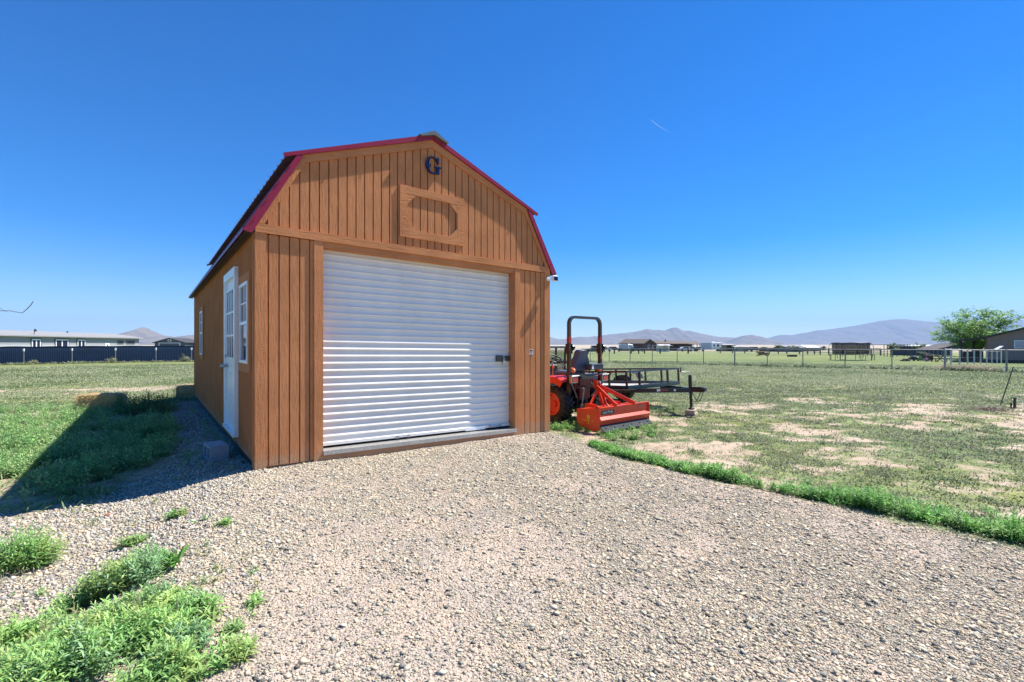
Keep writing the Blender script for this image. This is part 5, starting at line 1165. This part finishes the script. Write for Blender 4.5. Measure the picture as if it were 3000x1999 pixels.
# ------------------------------------------------------------------ simple far things
def gable(name, label, cat, px0, px1, Y, pyb_eave, py_ridge, wall_c, roof_c, depth=6, z0=None, rz=0, axis='x', extra=None, group=None):
    """building facing the camera, ridge along its width"""
    xc = ((px0 + px1) / 2 - 1500) / FPX * Y; w = (px1 - px0) / FPX * Y; z0 = Hf(xc, Y) if z0 is None else z0
    t = thing(name, label, cat, (xc, Y, z0), rz, group); ez = ZY(pyb_eave, Y) - z0; rz_ = ZY(py_ridge, Y) - z0
    mw = mat("wall_%s" % name + str(px0), wall_c, .7, 0, .08, 2); mr_ = mat("roof_%s" % name + str(px0), roof_c, .6, 0, .08, 2)
    f = MB(); f.bx(-w / 2, w / 2, 0, depth, -.2, ez); 
    if axis == 'y': f.prism([(-w / 2, ez), (w / 2, ez), (0, rz_)], lambda u, v: (u, 0, v), lambda u, v: (u, depth, v))
    f.build("wall", mw, t); f = MB(); o = .3
    if axis == 'x':
        f.prism([(-o, ez - .04), (depth / 2, rz_), (depth + o, ez - .04), (depth + o, ez + .1), (depth / 2, rz_ + .15), (-o, ez + .1)], lambda u, v: (-w / 2 - o, u, v), lambda u, v: (w / 2 + o, u, v))
        f.prism([(0, ez), (depth, ez), (depth / 2, rz_)], lambda u, v: (-w / 2 + .01, u, v), lambda u, v: (w / 2 - .01, u, v))
    else: f.prism([(-w / 2 - o, ez - .05), (0, rz_), (w / 2 + o, ez - .05), (w / 2 + o, ez + .08), (0, rz_ + .15), (-w / 2 - o, ez + .08)], lambda u, v: (u, -o, v), lambda u, v: (u, depth + o, v))
    f.build("roof", mr_, t); return t, w, ez, rz_
def opening(t, x0, x1, z0, z1, m, nm, frame=None):
    f = MB(); f.bx(x0, x1, -.06, -.002, z0, z1); a = f.build(nm, frame or m, t)
    if frame: f = MB(); f.bx(x0 + .12, x1 - .12, -.08, -.061, z0 + .12, z1 - .12); f.build("pane", m, a)
# dark brown ranch house (right of the tractor)
BRN = (.085, .045, .042); BRF = (.105, .085, .070)
q = W(1885, 160); rh = thing("ranch_house", "long dark brown ranch house with a front gable on the horizon behind the tractor", "house", (q.x, q.y, q.z), R(-38))
mw = mat("ranch_wall", BRN, .8); mr_ = mat("ranch_roof", BRF, .8)
Hw = ZY(1007, 160) - q.z; Hr = ZY(995, 160) - q.z
# rotated wing: gable end faces right, long eave faces left
rz38 = R(40); rh.rotation_euler = (0, 0, rz38)
f = MB(); f.bx(0, 6.6, 0, 9.5, -.3, Hw); f.prism([(0, Hw), (6.6, Hw), (3.3, Hr)], lambda u, v: (u, 0, v), lambda u, v: (u, 9.5, v)); f.build("wall", mw, rh)
f = MB(); f.prism([(-.5, Hw - .15), (3.3, Hr), (7.1, Hw - .15), (7.1, Hw + .05), (3.3, Hr + .22), (-.5, Hw + .05)], lambda u, v: (u, -.5, v), lambda u, v: (u, 10, v)); f.build("roof", mr_, rh)
opening(rh, 2.6, 3.8, 1.0, 2.0, M_glass, "window", M_white); opening(rh, 5.2, 6.1, 1.0, 2.0, M_glass, "window", M_white); opening(rh, 3.0, 3.6, Hr - .9, Hr - .45, M_glass, "gable_vent")
f = MB(); f.bx(-.06, -.002, 4.0, 5.2, .9, 2.1); f.build("window", M_white, rh)
Mi = Matrix.Rotation(-rz38, 4, 'Z')
def far_part(px0, px1, Y, dep, ze, zr, nm, m, isroof):
    x0 = (px0 - 1500) / FPX * Y - q.x; x1 = (px1 - 1500) / FPX * Y - q.x; y0 = Y - q.y; f = MB()
    if isroof: f.prism([(y0 - .6, ze - .1), (y0 + dep / 2, zr), (y0 + dep, ze), (y0 + dep, ze - .2), (y0 - .6, ze - .2)], lambda u, v: (x0 - .3, u, v), lambda u, v: (x1 + .3, u, v))
    else: f.bx(x0, x1, y0, y0 + dep, -.3, ze)
    f.v = [tuple(Mi @ Vector(v)) for v in f.v]; return f.build(nm, m, rh)
far_part(1925, 2028, 166, 9, Hw - .1, 0, "wall", mw, False); far_part(1912, 2016, 165, 9, Hw + .1, ZY(998.5, 166) - q.z, "roof", mr_, True)
far_part(2010, 2052, 166, 8, Hw - .05, Hw + .8, "porch_roof", mr_, True)
for px in (2030, 2042, 2050): far_part(px, px + 1.6, 166, .2, Hw - .2, 0, "porch_post", mw, False)
far_part(1948, 1951, 168, .35, ZY(995.5, 168) - q.z, 0, "chimney", mw, False)
for px in (1962, 1979, 1996): far_part(px, px + 6, 165.9, .2, 2.0, 0, "window", M_glass, False)
# fifth-wheel camper
def camper(px0, pxm, px1, Y, top, bot, label, name, stripe=True, front_c=(.36, .40, .48)):
    x0, xm, x1 = [(p_ - 1500) / FPX * Y for p_ in (px0, pxm, px1)]; z0 = Hf(xm, Y); t = thing(name, label, "camper", (xm, Y, z0)); zt = ZY(top, Y) - z0; zb = .55; w1 = x1 - xm; w0 = x0 - xm; dd_ = abs(w0) * .9
    f = MB(); ps = [(0, 0), (w1, w1 * .35), (w1 + w0, w1 * .35 + dd_), (w0, dd_)]
    f.prism([(a, b) for a, b in ps], lambda u, v: (u, v, zb), lambda u, v: (u, v, zt)); f.build("body", M_white, t, bevel=.06)
    f = MB(); f.bar((w0 * .97, dd_ * .97 - .06, zb + (zt - zb) * .55), (w0 * .05, dd_ * .05 - .06, zb + (zt - zb) * .55), .06, (zt - zb) * .8); f.build("front_shade_panel", mat("camper_front_shade", front_c, .4), t)  # shade on the white front face put into a blue-grey panel colour
    f = MB()
    for (a, b, c, d) in ((.16, .30, .45, .72), (.52, .72, .42, .72)): f.bar((w1 * a, w1 * a * .35 - .05, zb + (zt - zb) * (c + d) / 2), (w1 * b, w1 * b * .35 - .05, zb + (zt - zb) * (c + d) / 2), .05, (zt - zb) * (d - c))
    f.build("window", M_glass, t)
    if stripe: f = MB(); f.bar((w1 * .06, -.04, zb + (zt - zb) * .30), (w1 * .95, w1 * .3325 - .04, zb + (zt - zb) * .34), .04, .08); f.bar((w1 * .74, w1 * .26 - .04, zb + (zt - zb) * .50), (w1 * .93, w1 * .325 - .04, zb + (zt - zb) * .66), .04, .06); f.build("stripe", M_dark, t)
    for k in (.55, .70):
        f = MB(); f.lathe([(-.12, 0), (-.12, .2), (-.12, .36), (.12, .36), (.12, 0)], (w1 * k, w1 * k * .35 + .05, .36), 'y', 16); f.build("wheel", M_rubber, t)
    f = MB(); f.bx(w1 * .1, w1 * .3, .6, 1.2, zt, zt + .28); f.build("roof_unit", M_white, t, bevel=.05); return t
camper(2061, 2086, 2119, 150, 1003.5, 1030, "large white fifth-wheel camper parked right of the brown ranch house", "travel_trailer")
camper(1817, 1841, 1855, 148, 1009.5, 1028, "smaller white camper at the left end of the brown ranch house", "cargo_camper", stripe=False, front_c=(.30, .34, .42))
t, w, ez, rzz = gable("white_shed", "small white shed with overhanging flat roof before the brown ranch house", "shed", 1932, 1962, 140, 1013, 1011, (.60, .58, .55), (.70, .68, .64), depth=3); f = MB(); f.bx(-w / 2 - .9, w / 2 + .5, -1.5, -.3, ez - .1, ez + .02); f.build("awning", mat("awning", (.6, .6, .6), .6), t); opening(t, -.3, .9, .1, 2.0, M_hw2, "door")
t, w, ez, rzz = gable("tan_barn", "long flat-roofed tan barn right of the large camper", "barn", 2121, 2154, 155, 1011.5, 1009.5, (.22, .18, .13), (.36, .34, .30), depth=6); opening(t, -.9, .9, 0, 2.1, M_blackp, "door")
t, w, ez, rzz = gable("open_shelter", "low shelter with pale sloping roof right of the tan barn", "shelter", 2156, 2192, 152, 1018, 1014.5, (.10, .10, .11), (.30, .29, .26), depth=6); opening(t, -1.6, .4, 0, 1.5, M_steeld, "door")
t, w, ez, rzz = gable("grey_barn", "long slate-grey metal barn behind the rail fence", "barn", 2310, 2355, 150, 1020, 1013.5, (.13, .14, .16), (.14, .16, .18), depth=8); opening(t, -1, 1, 0, 1.6, M_blackp, "door")
t, w, ez, rzz = gable("white_roofed_house", "tan house with bright white roof, left of the trampoline", "house", 2364, 2400, 165, 1019, 1013, (.26, .19, .15), (.80, .78, .74), depth=7); opening(t, -1, -.2, .6, 1.4, M_glass, "window", M_white)
t, w, ez, rzz = gable("tiny_house", "tiny tan gabled house between the white roof and the trampoline", "house", 2407, 2419, 190, 1018.5, 1014.5, (.33, .26, .22), (.45, .40, .38), depth=6, axis='y')
opening(t, -.3, .3, .2, 1.6, M_glass, "door")
t, w, ez, rzz = gable("long_low_barn", "long low brown barn left of the slate-grey barn", "barn", 2254, 2304, 158, 1020.5, 1018, (.10, .075, .06), (.24, .19, .16), depth=6); opening(t, -1, 1, 0, 1.3, M_blackp, "door")
t, w, ez, rzz = gable("stable_row", "dark blue stable row with thin white roof edge, left of the brown house", "stable", 2678, 2790, 82, 1016, 1013.5, (.022, .034, .075), (.50, .50, .50), depth=5)
for k in range(9): opening(t, -w / 2 + .3 + k * w / 9, -w / 2 + .42 + k * w / 9, 0, ez - .1, mat("stable_batten", (.16, .20, .28), .5), "wall_batten")
q2 = W(2778, 76); rf = thing("brown_gazebo", "dark peaked roof half hidden behind the light green tree", "gazebo", (q2.x, q2.y, q2.z)); f = MB(); hh = ZY(1005, 76) - q2.z; f.prism([(-3.2, hh - 1.0), (1.0, hh), (4.5, hh - 1.0), (4.5, hh - 1.15), (-3.2, hh - 1.15)], lambda u, v: (u, -1.5, v), lambda u, v: (u, 2.5, v)); f.build("roof", M_br, rf)
for x in (-3, 4.2):
    f = MB(); f.bx(x - .08, x + .08, -1.2, -1.0, 0, hh - 1.1); f.build("post", M_br, rf)
# pipe pen
q = W(2628, 75); pen = thing("pipe_pen", "rust-brown pipe pen with tall overhead frame, beyond the trampoline", "corral", (q.x, q.y, q.z)); hw_ = 38 / FPX * 75; hh = ZY(1010.5, 75) - q.z; m_rust = mat("rusty_pipe", (.06, .042, .035), .7)
for (x, y) in [(a, 0) for a in (-hw_, -hw_ * .75, -hw_ * .5, 0, hw_ * .55, hw_ * .8, hw_)] + [(-hw_, 3.5), (hw_, 3.5)]: f = MB(); f.bar((x, y, 0), (x, y, hh), .07); f.build("upright", m_rust, pen)
f = MB(); f.bar((-hw_, 0, hh), (hw_, 0, hh), .08); f.bar((-hw_, 3.5, hh), (hw_, 3.5, hh), .07)
for z in (.4, .8, 1.2): f.bar((-hw_ - 3, 0, z), (hw_ + 2, 0, z), .05)
f.build("pipe_rail", m_rust, pen)
# far wooden rail fence
rfz = thing("rail_fence", "weathered wooden rail fence crossing the far paddock before the barns", "fence"); pr = []
for i, px in enumerate([2110, 2146, 2182, 2218, 2254, 2280, 2305, 2342, 2366, 2386, 2403, 2428, 2470, 2512, 2552, 2580]):
    Y = 108 - i * 1.6; q = W(px, Y); pr.append(q); f = MB(); f.bx(q.x - .09, q.x + .09, q.y - .09, q.y + .09, q.z - .1, q.z + 1.25); f.build("fence_post", mat("grey_timber", (.20, .17, .14), .85), rfz)
f = MB()
for a, b in zip(pr[:-1], pr[1:]):
    for z in (.45, .85, 1.2): f.bar((a.x, a.y, a.z + z), (b.x, b.y, b.z + z), .04, .09)
f.build("fence_rail", mat("grey_timber", (.20, .17, .14), .85), rfz)
ff = thing("near_rail_fence", "dark stubby post fence before the brown ranch house", "fence"); pr = []
for px in (1800, 1849, 1871, 1888, 1934, 2016): q = W(px, 100); pr.append(q); f = MB(); f.bx(q.x - .12, q.x + .12, q.y - .1, q.y + .1, q.z - .1, q.z + 1.2); f.build("fence_post", mat("dark_timber", (.045, .032, .028), .7), ff)
f = MB()
for a, b in zip(pr[:-1], pr[1:]): f.bar((a.x, a.y, a.z + .9), (b.x, b.y, b.z + .9), .05, .09)
f.build("fence_rail", mat("dark_timber", (.045, .032, .028), .7), ff)
# vehicles on the far lots
def car(px, Y, L, colr, label, kind="car", rz=0, name="parked_car"):
    q = W(px, Y); t = thing(name, label, kind, (q.x, q.y, q.z), rz, "vehicles parked far off on the lots"); m_ = mat("paint_%d" % px, colr, .3, .1, .05)
    if kind == "pickup": pr_ = [(0, .45), (0, 1.0), (.30, 1.08), (.34, 1.1), (.40, 1.72), (.60, 1.74), (.70, 1.15), (.97, 1.02), (1, .5)]; pr_ = [(0, .45), (0, 1.05), (.42, 1.05), (.43, 1.70), (.60, 1.72), (.70, 1.12), (.97, 1.0), (1, .5)]
    else: pr_ = [(0, .40), (0, .90), (.12, .98), (.24, 1.42), (.58, 1.45), (.74, .98), (.97, .85), (1, .45)]
    f = MB(); f.prism([(a * L - L / 2, b) for a, b in pr_], lambda u, v: (u, 0, v), lambda u, v: (u, 1.8, v)); f.build("body", m_, t)
    f = MB(); a, b = ((.45, .66) if kind == "pickup" else (.22, .68)); f.prism([((a + .02) * L - L / 2, 1.05), (b * L - L / 2, 1.05), ((b - .08) * L - L / 2, 1.38 if kind != "pickup" else 1.62), ((a + .05) * L - L / 2, 1.38 if kind != "pickup" else 1.62)], lambda u, v: (u, -.012, v), lambda u, v: (u, -.001, v)); f.build("window", M_glass, t)
    for x in (.2, .8): f = MB(); f.lathe([(-.02, 0), (-.02, .34), (.2, .34), (.2, 0)], (x * L - L / 2, 0, .34), 'y', 16); f.build("wheel", M_rubber, t)
    return t
car(1740, 95, 1.9 * 2.4, (.02, .02, .025), "black flatbed pickup parked left of the far cars", "pickup", name="pickup_truck")
car(1772, 135, 4.4, (.55, .55, .56), "pale car seen just right of the tractor's roll bar"); car(1800, 138, 4.6, (.06, .07, .09), "dark car in front of the smaller camper, leftmost lot"); car(2012, 145, 4.4, (.75, .75, .76), "white car before the ranch house porch's left side"); car(2030, 146, 4.2, (.45, .46, .5), "silver car before the ranch house porch's middle"); car(2048, 146, 4.2, (.72, .72, .72), "white car before the ranch house porch's right end")
car(2215, 140, 4.4, (.03, .04, .07), "dark blue car right of the pale sloping shelter"); car(1868, 138, 4.4, (.10, .10, .11), "dark grey car under the ranch house gable")
# rusty implement and black tank in the paddock
q = W(2235, 80); ri = thing("rusty_implement", "rust and ochre farm implement lying in the far paddock", "farm implement", (q.x, q.y, q.z)); m_r = mat("rust", (.16, .065, .025), .8, c2=(.30, .15, .05))
f = MB(); f.bx(-.5, .35, 0, .7, .15, .78); f.build("hopper", m_r, ri, bevel=.08); f = MB(); f.bar((-.2, 0, .2), (-1.1, 0, .05), .12); f.bar((.3, 0, .5), (1.0, 0, .45), .12); f.bar((1.0, 0, 0), (1.0, 0, .55), .1); f.build("drawbar", m_r, ri); f = MB(); f.lathe([(-.05, 0), (-.05, .28), (.05, .28), (.05, 0)], (.55, -.1, .28), 'y', 16); f.build("wheel", m_r, ri)
q = W(2324, 74); f = MB(); f.bx(-.62, .62, 0, .6, 0, .05); f.bx(-.62, .62, 0, .05, .05, .30); f.bx(-.62, .62, .55, .6, .05, .30); f.bx(-.62, -.57, .05, .55, .05, .30); f.bx(.57, .62, .05, .55, .05, .30); o = f.build("water_trough", M_blackp); o.location = q; tag(o, "black rectangular water trough in the far paddock", "trough")
# yard things before the stable row
q = W(2682, 54.5); t = thing("garden_cart", "black garden cart piled with dark stuff, left of the green toy chair", "cart", (q.x, q.y, q.z)); f = MB(); f.prism([(-.35, .15), (.30, .15), (.42, .40), (-.45, .40)], lambda u, v: (u, 0, v), lambda u, v: (u, .5, v)); f.build("tub", M_blackp, t)
for x in (-.22, .25): f = MB(); f.lathe([(-.03, 0), (-.03, .12), (.03, .12), (.03, 0)], (x, -.05, .12), 'y', 12); f.build("wheel", M_rubber, t)
f = MB(); f.lathe([(.38, .36), (.55, .26), (.62, 0)], (0, .25, 0), 'z', 12); f.build("load", M_dark, t)
q = W(2704, 55); t = thing("toy_chair", "green plastic garden chair beside the little red playhouse", "chair", (q.x, q.y, q.z)); m_ = mat("green_plastic", (.02, .30, .10), .4)
f = MB(); f.bar((-.22, 0, .22), (.28, 0, .18), .4, .05); f.build("seat", m_, t); f = MB(); f.bar((-.22, 0, .22), (-.34, 0, .58), .4, .05); f.build("backrest", m_, t)
for x in (-.18, .22):
    for y in (-.15, .15): f = MB(); f.bar((x, y, 0), (x, y, .2), .04); f.build("leg", m_, t)
q = W(2716, 54); t = thing("pink_toy", "pink plastic ride-on toy before the little red playhouse", "toy", (q.x, q.y, q.z)); m_ = mat("pink_plastic", (.62, .28, .40), .4)
f = MB(); f.bx(-.22, .22, 0, .25, .12, .30); f.bar((.0, .1, .3), (.06, .1, .85), .10); f.bar((-.1, .1, .78), (.2, .1, .80), .06); f.build("body", m_, t, bevel=.02)
for x in (-.16, .17): f = MB(); f.lathe([(-.03, 0), (-.03, .12), (.03, .12), (.03, 0)], (x, -.02, .12), 'y', 12); f.build("wheel", m_, t)
q = W(2724, 57); t = thing("red_playhouse", "little dark red playhouse with a pale slanting roof near the fence", "playhouse", (q.x, q.y, q.z)); f = MB(); f.bx(-.55, .42, 0, .9, 0, .62); f.build("wall", mat("dark_red_wall", (.10, .03, .03), .7), t); f = MB(); f.bar((-.75, .45, 1.02), (.62, .45, .62), 1.1, .05); f.build("roof", mat("pale_roof", (.5, .48, .5), .5), t); f = MB(); f.bx(-.2, .1, -.02, 0, 0, .45); f.build("door", M_blackp, t)
q = W(2748, 52); t = thing("yard_table", "dark garden table with benches left of the near square fence post", "table", (q.x, q.y, q.z)); f = MB(); f.bx(-.75, .75, 0, .8, .68, .74); f.build("tabletop", mat("grey_timber", (.20, .17, .14), .85), t)
for x in (-.6, .6):
    f = MB(); f.bar((x, 0, 0), (x, .8, .7), .08); f.bar((x, .8, 0), (x, 0, .7), .08); f.build("leg", M_blackp, t)
f = MB(); f.bx(-.75, .75, -.55, -.25, .38, .43); f.bar((-.6, -.4, 0), (-.6, -.4, .4), .07); f.bar((.6, -.4, 0), (.6, -.4, .4), .07); f.build("bench", M_blackp, t)
q = W(2654, 54); f = MB()
for (x, y, z) in ((-.3, 0, .09), (.25, .1, .09), (0, .05, .24)): f.tube([(x + .22 * math.cos(a), y + .22 * math.sin(a), z) for a in [2 * PI * k / 20 for k in range(20)]], .075, 8, closed=True)
t = thing("old_tyres", "low heap of old black tyres in the yard beyond the fence", "tyres", (q.x, q.y, q.z)); f.build("tyre", M_rubber, t, smooth=True)

# ------------------------------------------------------------------ stake, twig heap and wire stub at the right edge
a = G(2928, 1187, -.12); q = W(2969, a.y + .15, ZY(1075, a.y + .15)); f = MB(); f.tube([(a.x, a.y, -.2), tuple(q)], .011, 8); o = f.build("leaning_stake", mat("green_stake", (.02, .05, .03), .5)); tag(o, "thin dark green stake leaning right in the bare field", "stake")
a = G(2972, 1197, -.12); f = MB(); zz = ZY(1166, a.y); f.bar((a.x, a.y, -.15), (a.x + .01, a.y, zz), .035); f.bar((a.x - .07, a.y, zz), (a.x + .05, a.y, zz - .01), .02); f.bar((a.x - .12, a.y - .03, -.15), (a.x - .07, a.y, zz - .12), .025); t_ = f.build("stub_post", M_blackm); tag(t_, "short dark stub post holding low fence wires at the right edge", "post")
f = MB()
for k in range(6): z = -.08 + k * .035; f.tube([(a.x + .02, a.y, z), (a.x + 1.4, a.y - .25, z - .01), (a.x + 3, a.y - .6, z)], .003, 5)
o = f.build("low_wires", M_steeld); tag(o, "thin low wires strung from the stub post toward the right", "wire")
rr = np.random.default_rng(90); a = G(2900, 1203, -.12); n = 260
V_, F_, C_ = leaves(np.stack([a.x + rr.normal(0, .16, n), a.y + rr.normal(0, .10, n), Hf(a.x, a.y) + rr.uniform(0, .06, n)], 1), rr.uniform(0, 2 * PI, n), rr.uniform(-.2, .5, n), rr.uniform(.06, .22, n), rr.uniform(.008, .018, n), rr.uniform(0, .6, n), np.array([.10, .06, .05]) * rr.uniform(.5, 2.2, (n, 1)), rr)
o = np_mesh("twig_heap", V_, F_, C_, M_leaf); tag(o, "small heap of dark dead twigs left of the leaning stake", "debris")
# bare twigs of an unseen tree, upper left edge
f = MB(); Y = 4.6; P = lambda px, py, dy=0: tuple(W(px, Y + dy, ZY(py, Y + dy)))
f.tube([P(-260, 890), P(-60, 905), P(0, 911), P(30, 911), P(45, 914), P(66, 917), P(80, 905), P(92, 892), P(97, 883)], [.006, .005, .003, .0028, .0028, .003, .0035, .0035, .003], 6)
f.tube([P(-200, 870, .1), P(-40, 896, .05), P(0, 903), P(22, 915)], [.005, .003, .002, .001], 6)
o = f.build("bare_twig", M_bark, smooth=True); tag(o, "thin bare twig curving upward against the sky at the left edge", "branch")
# short contrail
f = MB(); Y = 21000; a = W(1905, Y, ZY(350, Y)); b = W(1932, Y, ZY(371, Y)); c = W(1962, Y, ZY(388, Y)); f.tube([tuple(a), tuple(a.lerp(b, .5)), tuple(b), tuple(c)], [8, 14, 12, 2], 8)
def trail_mat():
    m = bpy.data.materials.new("vapour"); m.use_nodes = True; nt = m.node_tree; n = nt.nodes; l = nt.links; p = n["Principled BSDF"]; p.inputs["Base Color"].default_value = (.9, .9, .9, 1); p.inputs["Roughness"].default_value = 1
    t = n.new("ShaderNodeBsdfTransparent"); mx = n.new("ShaderNodeMixShader"); mx.inputs[0].default_value = .30; l.new(t.outputs[0], mx.inputs[1]); l.new(p.outputs[0], mx.inputs[2]); l.new(mx.outputs[0], n["Material Output"].inputs[0]); return m
o = f.build("contrail", trail_mat(), smooth=True); tag(o, "short white vapour trail high in the blue sky", "contrail")

# ------------------------------------------------------------------ haze
HZ = True
if HZ:
    f = MB(); f.bx(-26000, 26000, -500, 19500, -4, 1050); o = f.build("haze", mat("x", (1, 1, 1))); o.data.materials.clear()
    m = bpy.data.materials.new("haze_air"); m.use_nodes = True; n = m.node_tree.nodes; n.remove(n["Principled BSDF"]); v = n.new("ShaderNodeVolumePrincipled")
    v.inputs["Color"].default_value = (.42, .66, 1.0, 1); v.inputs["Density"].default_value = 6.5e-5; v.inputs["Anisotropy"].default_value = .0
    m.node_tree.links.new(v.outputs[0], n["Material Output"].inputs["Volume"]); o.data.materials.append(m); tag(o, kind='stuff')
print("done", len(bpy.data.objects))
